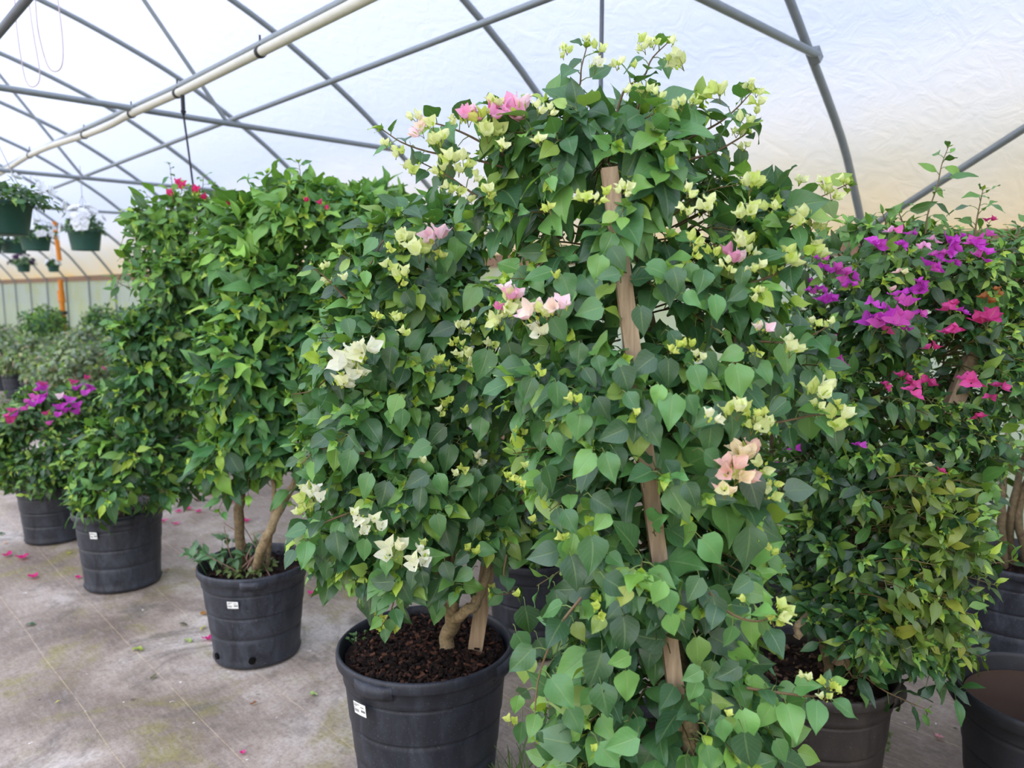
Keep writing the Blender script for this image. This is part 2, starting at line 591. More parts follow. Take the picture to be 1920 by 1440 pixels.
PROF = [(0, 1.72), (0.2, 2.0), (0.42, 2.27), (0.83, 2.61), (1.25, 2.93), (1.86, 3.29), (2.36, 3.51), (2.94, 3.71), (3.6, 3.87), (4.55, 3.97)]
PROF = PROF + [(WIDTH - a, b) for a, b in PROF[-2::-1]]
arch = smooth_path([(a, 0, b) for a, b in PROF], 64)[:, (0, 2)]      # (w, z)
nrm2 = np.gradient(arch, axis=0)
nrm2 = norm(np.stack([-nrm2[:, 1], nrm2[:, 0]], 1))
mb = MB()
us = np.linspace(U0, U1, 60)
V = []
for u in us:
    for (a, z), nn_ in zip(arch, nrm2):
        V.append(G(WALL - (a + nn_[0] * 0.035), u, z + nn_[1] * 0.035))
K = len(arch)
mb.add(V, [(i * K + j, i * K + j + 1, (i + 1) * K + j + 1, (i + 1) * K + j) for i in range(len(us) - 1) for j in range(K - 1)])
o = mb.build('ceiling', M['film'])
o['kind'] = 'structure'
for nm, n_ in (('wall_right', WALL + 0.03), ('wall_left', WALL - WIDTH - 0.03)):
    quad(nm, [G(n_, U0, 0), G(n_, U1, 0), G(n_, U1, HIP), G(n_, U0, HIP)], M['curtain'])
for nm, u in (('wall_back', U0), ('wall_far', U1)):
    mb = MB()
    vs = [G(WALL, u, 0)] + [G(WALL - a, u, z + 0.03) for a, z in arch] + [G(WALL - WIDTH, u, 0)]
    c = G(WALL - WIDTH / 2, u, 0)
    mb.add([c] + vs, [(0, i, i + 1) for i in range(1, len(vs))])
    o = mb.build(nm, M['curtain'])
    o['kind'] = 'structure'
# hip boards and base boards along both side walls
for side, n_ in (('right', WALL - 0.005), ('left', WALL - WIDTH + 0.005)):
    mb = MB()
    mid = (U0 + U1) / 2
    box(mb, G(n_, mid, HIP - 0.005), (0.016, (U1 - U0) / 2, 0.055), [NX, UX, (0, 0, 1)])
    o = mb.build('trim_' + side, M['board'], smooth=False)
    o['kind'] = 'structure'
    mb = MB()
    box(mb, G(n_, mid, 0.07), (0.016, (U1 - U0) / 2, 0.07), [NX, UX, (0, 0, 1)])
    o = mb.build('baseboard_' + side, M['board'], smooth=False)
    o['kind'] = 'structure'

S0, SPC = 1.75, 1.745
def bow_z(a):
    return float(np.interp(a, arch[:, 0], arch[:, 1]))
HOOP = {
    -1: 'grey steel roof bow overhead nearer than the one by the purple-flowered shrub',
    0: 'steel roof bow meeting the brown board behind the purple-flowered shrub',
    1: 'plain steel roof bow passing just left of the top of the tallest shrub',
    2: 'steel roof bow whose flat tie pipe ends left of the pink bracts',
    3: 'plain steel roof bow dropping behind the middle green shrub',
    4: 'steel roof bow with tie pipe and post above the white hanging baskets',
}
COLLAR_Z = 2.60
for k in range(-4, 18):
    u = S0 + SPC * k
    lab = HOOP.get(k, 'thin steel roof bow, one of those far down the greenhouse' if k > 4 else 'steel roof bow behind the photographer')
    t = thing('roof_bow', lab, 'roof bow', G(WALL, u, 0), 'steel roof bows of the greenhouse')
    mb = MB()
    pts = [G(WALL - 0.028, u, 0.0)] + [G(WALL - a - 0.028 * (1 - a / (WIDTH / 2)), u, z - 0.012) for a, z in arch] + [G(WALL - WIDTH + 0.028, u, 0.0)]
    tube(mb, pts, 0.022, 8)
    mb.build('bow_pipe', M['steel'], t)
    if k % 2 == 0:
        mb = MB()
        tube(mb, [G(WALL - 0.86, u - 0.03, COLLAR_Z), G(WALL - WIDTH + 0.86, u - 0.03, COLLAR_Z)], 0.02, 8)
        mb.build('tie_pipe', M['steel'], t)
        for sgn in (0, 1):
            fl = (lambda a: WALL - a) if sgn == 0 else (lambda a: WALL - WIDTH + a)
            mb = MB()
            tube(mb, [G(fl(2.30), u - 0.03, COLLAR_Z), G(fl(3.15), u - 0.01, bow_z(3.15) - 0.02)], 0.015, 6)
            mb.build('strut', M['steel'], t)
            mb = MB()
            c = G(fl(0.86), u - 0.02, COLLAR_Z + 0.0)
            box(mb, c, (0.034, 0.026, 0.024), [norm(NX * (1 if sgn == 0 else -1) * -0.75 + np.array([0, 0, .66])), UX, norm(NX * (1 if sgn == 0 else -1) * .66 + np.array([0, 0, .75]))])
            mb.build('bracket', M['steel'], t, smooth=False)

def pipe(name, label, cat, pts, r, mat, seg=10, n=None):
    mb = MB()
    tube(mb, pts if n is None else smooth_path(pts, n), r, seg)
    return tag(mb.build(name, mat), label, cat)
pipe('purlin', 'thin steel purlin running lengthwise across the tie pipes above the green shrubs', 'purlin', [G(2.36, U0 + .15, 2.645), G(2.36, U1 - .15, 2.645)], 0.016, M['steel'])
pipe('purlin', 'thick grey purlin crossing the upper left corner', 'purlin', [G(0.82, U0 + .15, 2.645), G(0.82, U1 - .15, 2.645)], 0.02, M['steel_dark'])
# conduit: PVC, sagging between its straps, with a steel purlin above
cond = thing('conduit', 'long cream plastic pipe strapped under a steel purlin, sagging towards the hanging baskets', 'pipe', G(1.7, 5, 2.53))
cp = []
CZ = lambda u: float(np.interp(u, [-8, 4.4, 5.24, 6.0, 7.1, 8.2, 40], [2.557, 2.557, 2.575, 2.592, 2.63, 2.66, 2.66])) + (0.012 * math.sin(u * 1.8 + 0.4) if u > 5.5 else 0)
for u in np.linspace(U0 + .15, U1 - .15, 160):
    cp.append(G(1.69, u, CZ(u)))
mb = MB(); tube(mb, cp, 0.023, 12); mb.build('plastic_pipe', M['pvc'], cond)
pipe('purlin', 'thin steel purlin lying along the top of the cream plastic pipe', 'purlin', [G(1.70, u, 2.598 + .09 * min(1, max(0, (u - 4.4) / 3.8))) for u in np.linspace(U0 + .15, U1 - .15, 60)], 0.016, M['steel'])
for u in (3.44, 4.47, 5.25, 6.3, 8.0):
    mb = MB()
    c = G(1.69, u, CZ(u))
    tube(mb, [c - UX * 0.012, c + UX * 0.012], 0.028, 12)
    tube(mb, [c + np.array([0, 0, 0.02]), c + np.array([0, 0, 0.075])], 0.005, 6)
    mb.build('strap', M['rubber'], cond)
# wind brace from the foot of the bow by the purple shrub up to the nearer bow
pipe('wind_brace', 'slanting steel brace rising from the bow foot behind the purple-flowered shrub', 'brace', [G(4.52, 1.74, 1.80), G(4.60 - 0.88, 0.03, 2.60)], 0.019, M['steel'])
# support post and water drop hose
q = P(1127, 130, 3.05)
pn, pu = q @ NX, q @ UX
mb = MB(); tube(mb, [G(pn, pu, 0), G(pn, pu, 2.62)], 0.009, 8)
tag(mb.build('support_post', M['steel_dark']), 'thin dark upright post rising behind the top of the tallest shrub', 'post')
hose = thing('drop_hose', 'dark water hose hanging from a fitting on the cream plastic pipe', 'hose', G(1.69, 4.35, 2.5))
h0 = G(1.69, 4.4, 2.50)
mb = MB(); tube(mb, [h0 + np.array([0, 0, .035]), h0 - np.array([0, 0, .05])], 0.012, 8); tube(mb, [h0 - np.array([0, 0, .05]), h0 - np.array([0, 0, .075])], [0.017, 0.006], 8)
mb.build('fitting', M['rubber'], hose)
mb = MB(); tube(mb, smooth_path([h0 - np.array([0, 0, .07]), h0 + np.array([.02, .01, -.35]), h0 + np.array([.05, .02, -.8]), h0 + np.array([.06, .02, -1.25])], 16), 0.006, 6)
mb.build('hose_line', M['rubber'], hose)
for i, (xs, d) in enumerate((([(100, -60), (116, 60), (117, 118), (104, 134), (88, 120), (72, 60), (66, 0)], 3.4), ([(45, -60), (62, 60), (74, 130), (72, 155), (60, 163), (48, 150), (38, 100), (30, 40), (26, -30)], 3.7))):
    # loops that hang from the thick purlin
    mb = MB(); tube(mb, smooth_path([P(a, b, d) for a, b in xs], 40), 0.003, 6)
    tag(mb.build('drip_line', M['hose']), ('pinkish thin drip tube hanging in a deep loop, top left, nearer to the cream pipe', 'faint thin drip tube loop hanging behind the other at top left')[i], 'tube')
# rusty post by the side wall far off
rp = thing('rusty_post', 'orange rusty post with black clamp against the far side wall', 'post', G(WALL - 0.12, 19.2, 0))
mb = MB(); tube(mb, [G(4.46, 19.2, 0), G(4.46, 19.2, 1.7)], 0.055, 8); tube(mb, [G(4.46, 19.2, 1.2), G(4.46, 19.25, 1.45)], 0.075, 8); mb.build('upright', M['rust'], rp)
mb = MB(); tube(mb, [G(4.46, 19.2, .92), G(4.46, 19.2, 1.0)], 0.085, 10); mb.build('clamp', M['rubber'], rp)
mb = MB(); tube(mb, [G(3.62, 15.71, bow_z(WALL - 3.62) - 0.03), G(3.66, 15.71, 2.0)], 0.04, 8)
tag(mb.build('hanging_rod', M['rust']), 'orange rod hanging from a far roof bow between two white-flowered baskets', 'rod')
# ------------------------------------------------------------------ leaves
def half_width(pts):
    t = np.array([a for a, b in pts]); v = np.array([b for a, b in pts])
    return t, v
SHAPES = {
    'heart': half_width([(0, .10), (.04, .30), (.12, .43), (.24, .5), (.36, .49), (.5, .42), (.64, .31), (.78, .19), (.9, .08), (1, .008)]),
    'ovate': half_width([(0, .06), (.08, .22), (.2, .42), (.35, .5), (.5, .47), (.65, .36), (.8, .2), (.92, .07), (1, .008)]),
    'lance': half_width([(0, .04), (.1, .22), (.25, .42), (.42, .5), (.58, .46), (.74, .32), (.88, .14), (1, .008)]),
    'bract': half_width([(0, .14), (.08, .34), (.2, .48), (.35, .5), (.55, .42), (.75, .27), (.9, .12), (1, .01)]),
}
XS = {5: np.array([-1, -.5, 0, .5, 1.]), 3: np.array([-1, 0, 1.])}

def leaves(mb, p, d, nrm, L, W, tint, shape='heart', droop=.18, fold=.22, wave=.05, rows=9, cols=5, mat=0, cup=0.0):
    """many leaves at once: p base, d towards the tip, nrm upper side"""
    p, d, nrm = np.atleast_2d(p), norm(np.atleast_2d(d)), np.atleast_2d(nrm)
    n = len(p)
    nrm = norm(nrm - d * (nrm * d).sum(1, keepdims=True))
    rt = np.cross(d, nrm)
    L = np.broadcast_to(L, (n,)).astype(float); W = np.broadcast_to(W, (n,)).astype(float)
    t = np.linspace(0, 1, rows) ** 0.9
    xs = XS[cols]
    hw = np.interp(t, *SHAPES[shape]) * 2
    T, X = np.meshgrid(t, xs, indexing='ij')
    HW = hw[:, None] * X * 0.5
    dr = droop * (0.5 + rng.random(n)) if np.isscalar(droop) else droop
    fo = fold * (0.4 + 1.2 * rng.random(n))
    ph = rng.random(n) * 6.28
    wv = wave * (0.3 + 1.4 * rng.random(n))
    bend = rng.normal(0, .07, n)
    lx = W[:, None, None] * HW[None] + (bend[:, None, None] * L[:, None, None] * (T ** 2)[None])
    ly = L[:, None, None] * (T - .07 * np.abs(X) * (1 - T) ** 5)[None]
    lz = fo[:, None, None] * W[:, None, None] * np.abs(HW)[None] - dr[:, None, None] * L[:, None, None] * (T ** 2)[None] \
        + wv[:, None, None] * L[:, None, None] * (np.abs(X) ** 2)[None] * np.sin(T[None] * 9 + ph[:, None, None] + (X[None] > 0) * 1.6) \
        + cup * W[:, None, None] * (HW ** 2)[None] * 2
    V = p[:, None, None, :] + lx[..., None] * rt[:, None, None, :] + ly[..., None] * d[:, None, None, :] + lz[..., None] * nrm[:, None, None, :]
    R_, C_ = rows, cols
    q = np.array([(i * C_ + j, i * C_ + j + 1, (i + 1) * C_ + j + 1, (i + 1) * C_ + j) for i in range(R_ - 1) for j in range(C_ - 1)])
    F = (q[None] + (np.arange(n) * R_ * C_)[:, None, None]).reshape(-1, 4)
    tint = np.asarray(tint, float)
    if tint.ndim == 1:
        tint = np.tile(tint, (n, 1))
    TT = np.repeat(tint, R_ * C_, axis=0)
    LV = np.stack([X, T, np.zeros_like(T)], -1).reshape(-1, 3)
    mb.add(V.reshape(-1, 3), F, TT, np.tile(LV, (n, 1)), mat)

def twig(mb, a, b, r0=.0016, r1=.0009, tint=(.1, .16, .05), mat=1, seg=3):
    a, b = np.asarray(a), np.asarray(b)
    m = (a + b) / 2 + np.array([0, 0, .12]) * np.linalg.norm(b - a)
    tube(mb, [a, m, b], [r0, (r0 + r1) / 2, r1], seg, tint, mat, cap=False)

PAL = {
    'heart': [((44, 78, 50), .30), ((58, 98, 58), .34), ((78, 124, 68), .22), ((100, 146, 74), .10), ((132, 160, 76), .04)],
    'ovate': [((40, 76, 46), .34), ((58, 104, 58), .36), ((84, 134, 66), .18), ((126, 170, 70), .12)],
    'large': [((46, 86, 54), .30), ((62, 112, 64), .34), ((88, 140, 74), .22), ((132, 178, 70), .14)],
    'small': [((34, 64, 38), .42), ((48, 88, 46), .34), ((76, 120, 54), .16), ((120, 152, 62), .08)],
    'olive': [((60, 84, 34), .4), ((92, 112, 40), .4), ((130, 136, 50), .2)],
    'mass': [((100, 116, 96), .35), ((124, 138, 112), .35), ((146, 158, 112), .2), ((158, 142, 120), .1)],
}
def pick(pal, n):
    cs = np.array([lin(c) for c, q in PAL[pal]]); w_ = np.array([q for c, q in PAL[pal]])
    i = rng.choice(len(cs), n, p=w_ / w_.sum())
    if pal in ('large', 'ovate'):
        cs = cs * .8
    return np.clip(cs[i] * (0.95 + 0.6 * rng.random((n, 1))), 0, .8)
LIME = np.array(lin(168, 196, 62))
YOUNG_OR_LIT = np.array(lin(124, 172, 70))
STEMC = np.array(lin(112, 98, 62))

class Plant:
    def __init__(s, blobs, shape, pal, leaf, wl, avoid=(), young=.45, rows=9, cols=5):
        s.c, s.r = [], []
        for (x, y, rx, ry, d, rz) in blobs:
            s.c.append(P(x, y, d)); s.r.append((rx * d / FPX, rz, ry * d / FPX))
        s.c, s.r = np.array(s.c), np.array(s.r)
        s.shape, s.pal, s.leaf, s.wl, s.avoid, s.young, s.rows, s.cols = shape, pal, leaf, wl, avoid, young, rows, cols
        s.mb = MB()
        s.buf = []
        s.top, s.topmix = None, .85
        s.hang, s.jit = (.62, .3) if shape == 'heart' else (.34, .42)
    def depth(s, q, skip=-1):
        e = (q[None] - s.c) / s.r
        k = (e ** 2).sum(1)
        if skip >= 0:
            k[skip] = 9
        return math.sqrt(k.min())
    def hit(s, x, y, push=0.0, default=None):
        """front of the crown along the ray of a pixel"""
        r = ray(x, y)
        best = None
        for c, q in zip(s.c, s.r):
            o, dd = (CORG - c) / q, r / q
            A, B, C = dd @ dd, 2 * o @ dd, o @ o - 1
            D = B * B - 4 * A * C
            if D > 0:
                t = (-B - math.sqrt(D)) / (2 * A)
                if best is None or t < best:
                    best = t
        if best is None:
            k = [np.linalg.norm(((CORG + r * ((c - CORG) @ CFWD)) - c) / q) for c, q in zip(s.c, s.r)]
            c = s.c[int(np.argmin(k))]
            best = (c - CORG) @ CFWD if default is None else default
        return CORG + r * (best + push)
    def leaf(s, *a):
        pass
    def put(s, p, d, n, L, tint, W=None, petiole=None):
        s.buf.append((p, d, n, L, L * s.wl if W is None else W, tint, petiole))
    def visible_gap(s, p):
        x, y, dep = px_of(p)
        for (x0, y0, x1, y1, far) in s.avoid:
            if x0 < x < x1 and y0 < y < y1 and dep < far:
                return True
        return False
    def sprig(s, a, b, n, arch=.06, size=1.0, radial=None, tip=True, lo=.3, stem=.0022, stem_tint=None):
        a, b = np.asarray(a, float), np.asarray(b, float)
        ln = np.linalg.norm(b - a)
        m = (a + b) / 2 + np.array([0, 0, arch * ln * 2.2])
        pts = smooth_path([a, m, b], 9)
        st = STEMC if stem_tint is None else stem_tint
        tube(s.mb, pts, np.linspace(stem, stem * .45, 9), 4, st * (.7 + .5 * rng.random()), 1, cap=False)
        s.along(pts, n, size, radial, tip, lo)
    def along(s, pts, n, size=1.0, radial=None, tip=True, lo=.3, flat=.55):
        tt = np.linspace(lo, .98, n)
        k = np.linspace(0, 1, len(pts))
        cum = np.stack([np.interp(tt, k, pts[:, i]) for i in range(3)], 1)
        tan = norm(np.gradient(pts, axis=0))
        tn = norm(np.stack([np.interp(tt, k, tan[:, i]) for i in range(3)], 1))
        az = rng.random() * 6.28
        cols = pick(s.pal, n)
        for i in range(n):
            az += 2.4
            u = tn[i]
            h = norm(np.cross(u, [0, 0, 1.0]) + 1e-6)
            v = np.cross(h, u)
            o = h * math.cos(az) + v * math.sin(az)
            rad = norm(cum[i] - s.axis(cum[i])) if radial is None else radial
            f = tt[i]
            yng = max(0, (f - .72) / .28)
            L = s.leaf_len * size * (1 - .45 * yng) * (.72 + .5 * rng.random())
            d = o * .75 + u * (.25 + .5 * yng) + rad * .35 + np.array([0, 0, -s.hang * (1 - .8 * yng)]) + rng.normal(0, s.jit, 3)
            nn = rad * .75 + np.array([0, 0, flat]) + rng.normal(0, .3, 3)
            pl = L * (.3 + .25 * rng.random())
            base = cum[i] + norm(o + rad * .4 + u * .3) * pl
            c = cols[i]
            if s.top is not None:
                c = c + (YOUNG_OR_LIT * rng.uniform(.75, 1.15) - c) * s.topmix * rng.random() * min(1, max(0, (cum[i][2] - s.top[0]) / (s.top[1] - s.top[0])))  # brighter crown tops put into the leaf colour, together with paler young growth
            if yng > 0 and rng.random() < s.young:
                c = c * (1 - yng) + (YOUNG_OR_LIT if rng.random() < .7 else LIME) * yng
            s.put(base, d, nn, L, c, petiole=cum[i])
        if tip:
            e, u = pts[-1], tan[-1]
            for j in range(4):
                a = j * 1.7 + az
                h = norm(np.cross(u, [.3, .2, 1.0]))
                v = np.cross(h, u)
                o = h * math.cos(a) + v * math.sin(a)
                L = s.leaf_len * size * (.22 + .16 * rng.random())
                s.put(e, u * .8 + o * .7, u * .6 - o * .5 + np.array([0, 0, .3]), L, (LIME if rng.random() < s.young else YOUNG_OR_LIT) * (.75 + .4 * rng.random()))
    def axis(s, q):
        i = int(np.argmin((((q[None] - s.c) / s.r) ** 2).sum(1)))
        return s.c[i] - np.array([0, 0, .25 * s.r[i][2]])
    def fill(s, n, leafn, back=.45, size=1.0, length=.55, tip=True):
        ar = s.r[:, 0] * s.r[:, 2] + s.r[:, 0] * s.r[:, 1]
        pr = ar / ar.sum()
        made = 0; tries = 0
        while made < n and tries < n * 8:
            tries += 1
            i = rng.choice(len(s.c), p=pr)
            d = norm(rng.normal(size=3))
            if d[1] > .25 and rng.random() > back:
                continue
            if d[2] < -.5 and rng.random() > .5:
                continue
            k = rng.uniform(.74, 1.03)
            b = s.c[i] + d * s.r[i] * k
            if s.depth(b, i) < .7:
                continue
            if b[2] < .12:
                continue
            a = s.c[i] + d * s.r[i] * (k - length) + np.array([0, 0, -.12 * s.r[i][2]])
            s.sprig(a, b, leafn, .05, size, tip=tip and k > .88)
            made += 1
    def finish(s, mats, parent, name='foliage', mb=None, shape=None, droop=.2, fold=.22, wave=.05):
        mb = s.mb
        if s.buf:
            keep = [q for q in s.buf if not any(s.visible_gap(q[0] + norm(q[1]) * q[3] * k) for k in (.1, .35, .6, .9))] if s.avoid else s.buf
            p = np.array([q[0] for q in keep]); d = np.array([q[1] for q in keep]); n = np.array([q[2] for q in keep])
            L = np.array([q[3] for q in keep]); W = np.array([q[4] for q in keep]); c = np.array([q[5] for q in keep])
            leaves(mb, p, d, n, L, W * (.9 + .2 * rng.random(len(W))), c, s.shape, droop, fold, wave, s.rows, s.cols)
            for q in keep:
                if q[6] is not None:
                    twig(mb, q[6], q[0], .0014, .0009, np.array(lin(120, 140, 80)))
        return mb.build(name, mats, parent)

def hero(pl, lst, x0, y0, sc_, tone=None, push=-.02):
    """leaves seen one by one in the photograph: centre, length and the way the tip points (90 = down)"""
    for q in lst:
        x, y, L, ang = q[:4]
        x, y, L = x0 + x / sc_, y0 + y / sc_, L / sc_
        a = R(ang)
        c = pl.hit(x, y, push - .025 * rng.random())
        dep = (c - CORG) @ CFWD
        d = CRIGHT * math.cos(a) - CUP * math.sin(a)
        d = norm(d + CFWD * rng.uniform(-.25, .05) )
        Lm = L * dep / FPX * 1.04
        n = -CFWD + np.array([0, 0, .38]) + rng.normal(0, .16, 3)
        col = pick(pl.pal, 1)[0] if len(q) < 5 else np.array(lin(q[4]))
        b = c - d * Lm * .5
        pl.put(b, d, n, Lm, col, Lm * pl.wl * rng.uniform(.95, 1.1), b + CFWD * .05 - d * Lm * .25 + np.array([0, 0, -.01]))

# ------------------------------------------------------------------ papery bracts
def bract_cluster(c, size, cols, parent, nfl=3, openness=.35, name='bract_cluster', green=True, up=None):
    mb = MB()
    up = norm(np.array([rng.normal(0, .3), -.35 + rng.normal(0, .2), .8])) if up is None else up
    h = norm(np.cross(up, [.3, 1, .1])); v = np.cross(h, up)
    fs = size * (.62 if nfl > 1 else .9)
    for k in range(nfl):
        a = 6.283 * k / max(nfl, 1) + rng.random()
        off = (h * math.cos(a) + v * math.sin(a)) * (size * .3 if nfl > 1 else 0) + up * size * .12 * rng.normal()
        ax = norm(up + (h * math.cos(a) + v * math.sin(a)) * (.55 if nfl > 1 else .1) + rng.normal(0, .2, 3))
        hh = norm(np.cross(ax, [.2, 1, .3])); vv = np.cross(hh, ax)
        base = c + off - ax * fs * .4
        twig(mb, c - up * size * .6, base, .0009, .0007, np.array(lin(120, 120, 60)))
        col = np.array(lin(cols[int(rng.integers(len(cols)))])) * rng.uniform(.92, 1.06)
        op = openness * rng.uniform(.6, 1.4)
        for j in range(3):
            b = j * 2.094 + rng.normal(0, .12)
            o = hh * math.cos(b) + vv * math.sin(b)
            leaves(mb, base + o * fs * .08, ax * (1 - .5 * op) + o * (.28 + op), ax * (.1 + op) - o * .9, fs * rng.uniform(.85, 1.05), fs * .78,
                   np.clip(col * rng.uniform(.94, 1.06), 0, 1), 'bract', -.12, .25, .07, 8, 5, cup=.35)
    if green:
        for k in range(4 + nfl):
            a = rng.random() * 6.28
            o = h * math.cos(a) + v * math.sin(a)
            b = c + o * size * rng.uniform(.15, .5) - up * size * rng.uniform(.1, .4)
            leaves(mb, b, up + o * .5, -o, size * .26, size * .16, np.array(lin(196, 214, 96)) * rng.uniform(.8, 1.05), 'ovate', -.2, .4, .03, 5, 3)
    return mb.build(name, [M['bract'], M['stem']], parent)

def clusters(pl, lst, x0, y0, sc_, cols, parent, push=-.05, openness=.35, default=None, green=True):
    k_ = 1.3 if green else 1.06
    for q in lst:
        x, y, s = q[:3]
        cc = q[3] if len(q) > 3 else cols
        x, y, s = x0 + x / sc_, y0 + y / sc_, s / sc_
        c = pl.hit(x, y, push - .03, default)
        dep = (c - CORG) @ CFWD
        sz = s * dep / FPX
        bract_cluster(c, sz * k_, cc, parent, 1 if s < 17 else (2 if s < 30 else 3), openness, green=green)

CREAM = [(228, 234, 172), (236, 240, 190), (214, 226, 140)]
LIMEB = [(206, 220, 110), (220, 228, 130)]
WHITE = [(244, 244, 226), (240, 240, 206)]
PINK = [(248, 212, 222), (246, 226, 214), (240, 170, 206), (250, 220, 230)]
HOT = [(240, 130, 200), (246, 180, 220)]
PEACH = [(244, 226, 190), (240, 200, 190), (236, 232, 180)]
MAG = [(196, 62, 190), (214, 84, 206), (186, 54, 176), (208, 90, 180)]
ROSE = [(206, 60, 130), (222, 84, 160), (192, 56, 128)]
RED = [(214, 36, 110), (226, 60, 132)]

# ------------------------------------------------------------------ pots
def pot(t, x, y, rt, h, rb=None, mat='pot', rim=.028, seg=64, soil=.05, chips=0, handles=(), wob=.012, bands=(.8, .56, .33), soil_cols=None, empty=False, tilt=None):
    """nursery pot at x, y: rolled rim, moulded bands, wall with thickness, base; then the compost"""
    rb = rt * .8 if rb is None else rb
    mb = MB()
    def rad(z):
        q = rb + (rt * .955 - rb) * (z / h) ** .9
        for i, b in enumerate(bands):
            if z < b * h:
                q -= rt * .018 * (1 - .3 * i)
            if abs(z - b * h) < .003:
                q -= .0035
        return q
    prof = [(0.001, .004), (rb * .9, .004), (rb * .97, .008), (rb, .02)]
    zs = sorted(set(np.linspace(.03, h - rim * 1.3, 14).tolist() + [b * h + e for b in bands for e in (-.006, -.002, .002, .006)]))
    prof += [(rad(z), z) for z in zs]
    prof += [(rt * .965, h - rim * 1.15), (rt * .99, h - rim * 1.02), (rt, h - rim * .9), (rt * 1.002, h - rim * .3), (rt * .995, h - .004), (rt * .978, h), (rt * .962, h - .002), (rt * .955, h - .012)]
    prof += [(rad(z) - .006, z) for z in zs[::-1]] + [(rb - .008, .02), (0.001, .014)]
    lathe(mb, prof, seg, (x, y, 0), wob=wob)
    po = mb.build('pot', M[mat], t)
    for a in handles:
        mb = MB()
        aa = np.linspace(a - .24, a + .24, 9)
        bul = np.array([.0, .55, .95, 1, 1, 1, .95, .55, .0])
        V = []
        for q, b in zip(aa, bul):
            for (dr, dz) in ((-.004, -rim * .35), (.013 * b + .001, -rim * .4), (.016 * b + .001, -rim * 1.0), (.010 * b + .0005, -rim * 1.55), (-.006, -rim * 1.6)):
                rr = rt * (1 + wob * math.sin(2 * q + .7) + wob * .5 * math.sin(3 * q + 2 + h * 2)) + dr - (.006 if dz < -rim else 0)
                V.append((x + math.cos(q) * rr, y + math.sin(q) * rr, h + dz))
        mb.add(V, [(i * 5 + j, i * 5 + j + 1, (i + 1) * 5 + j + 1, (i + 1) * 5 + j) for i in range(8) for j in range(4)])
        mb.build('handle', M[mat], po)
    if empty:
        mb = MB()
        lathe(mb, [(rad(z) - .0125, z) for z in np.linspace(h - .045, .03, 12)] + [(.002, .024)], seg, (x, y, 0), wob=wob)
        mb.build('inside', M['pot_inside'], po)
        return po
    mb = MB()
    n = 10
    rs = np.linspace(0, 1, n)
    V = []
    ri = rad(h - soil) - .007
    sg = 40
    for r_ in rs:
        for a in np.linspace(0, 6.283, sg, endpoint=False):
            V.append((x + math.cos(a) * r_ * ri, y + math.sin(a) * r_ * ri, h - soil + rng.normal(0, .004) + .012 * (1 - r_)))
    mb.add(V, [(i * sg + j, i * sg + (j + 1) % sg, (i + 1) * sg + (j + 1) % sg, (i + 1) * sg + j) for i in range(n - 1) for j in range(sg)], lin(40, 28, 24))
    sc_ = soil_cols or [(46, 32, 27), (36, 26, 23), (58, 40, 33), (92, 62, 48), (30, 23, 21), (34, 25, 22)]
    for k in range(chips):
        r_ = math.sqrt(rng.random()) * ri * .95; a = rng.random() * 6.283
        L = rng.uniform(.003, .011)
        e = np.linalg.qr(rng.normal(size=(3, 3)))[0]
        e[2] = norm(e[2] + np.array([0, 0, 1.5])); e[0] = norm(np.cross(e[1], e[2])); e[1] = np.cross(e[2], e[0])
        box(mb, (x + math.cos(a) * r_, y + math.sin(a) * r_, h - soil + .010 + .010 * rng.random()), (L, L * rng.uniform(.25, .6), .0025), e, lin(sc_[int(rng.integers(len(sc_)))]))
    so = mb.build('soil', M['soil'], t, smooth=False)
    return po

def sticker(po, x, y, rt, ang, z, wd, ht, rad_at, lines=True):
    """white price label on the pot's side with its printed lines"""
    mb = MB()
    V = []
    aw = wd / rad_at
    for i in range(7):
        a = ang - aw / 2 + aw * i / 6
        for zz in (z - ht / 2, z + ht / 2):
            rr = rad_at + .0025 + (zz - z) * .12
            V.append((x + math.cos(a) * rr, y + math.sin(a) * rr, zz))
    mb.add(V, [(2 * i, 2 * i + 2, 2 * i + 3, 2 * i + 1) for i in range(6)])
    rows_ = []
    if lines:
        for (u0, u1, v0, v1) in ((.06, .5, .80, .86), (.06, .86, .66, .74), (.06, .14, .5, .56), (.62, .95, .32, .5)):
            rows_.append((u0, u1, v0, v1))
        for k in range(11):
            rows_.append((.06 + k * .036, .06 + k * .036 + .018, .2, .44))
    for (u0, u1, v0, v1) in rows_:
        q = []
        for uu, vv in ((u0, v0), (u1, v0), (u1, v1), (u0, v1)):
            a = ang - aw / 2 + aw * uu
            zz = z - ht / 2 + ht * vv
            rr = rad_at + .0031 + (zz - z) * .12
            q.append((x + math.cos(a) * rr, y + math.sin(a) * rr, zz))
        mb.add(q, [(0, 1, 2, 3)], mat=1)
    o = mb.build('price_label', [M['label'], M['ink']], po)
    o['label'] = 'white printed price label'
    return o

def trunk(t, pts, r, mat='bark', seg=10, n=18, name='trunk', noise=.05):
    mb = MB()
    q = smooth_path(pts, n)
    r = np.interp(np.linspace(0, 1, n), np.linspace(0, 1, len(r)), r)
    q = q + rng.normal(0, .0025, q.shape)
    tube(mb, q, r, seg, noise=noise)
    return mb.build(name, M[mat], t)

def stake(t, a, b, wd=.02, th=.014, name='stake'):
    mb = MB()
    a, b = np.asarray(a), np.asarray(b)
    z = norm(b - a)
    x = norm(np.cross(z, [0, 1, 0])); y = np.cross(z, x)
    mid, hl = (a + b) / 2, np.linalg.norm(b - a) / 2
    box(mb, mid, (wd, th, hl), [x, y, z])
    o = mb.build(name, M['stake'], t, smooth=False)
    bv = o.modifiers.new('bevel', 'BEVEL'); bv.width = .003; bv.segments = 2
    return o

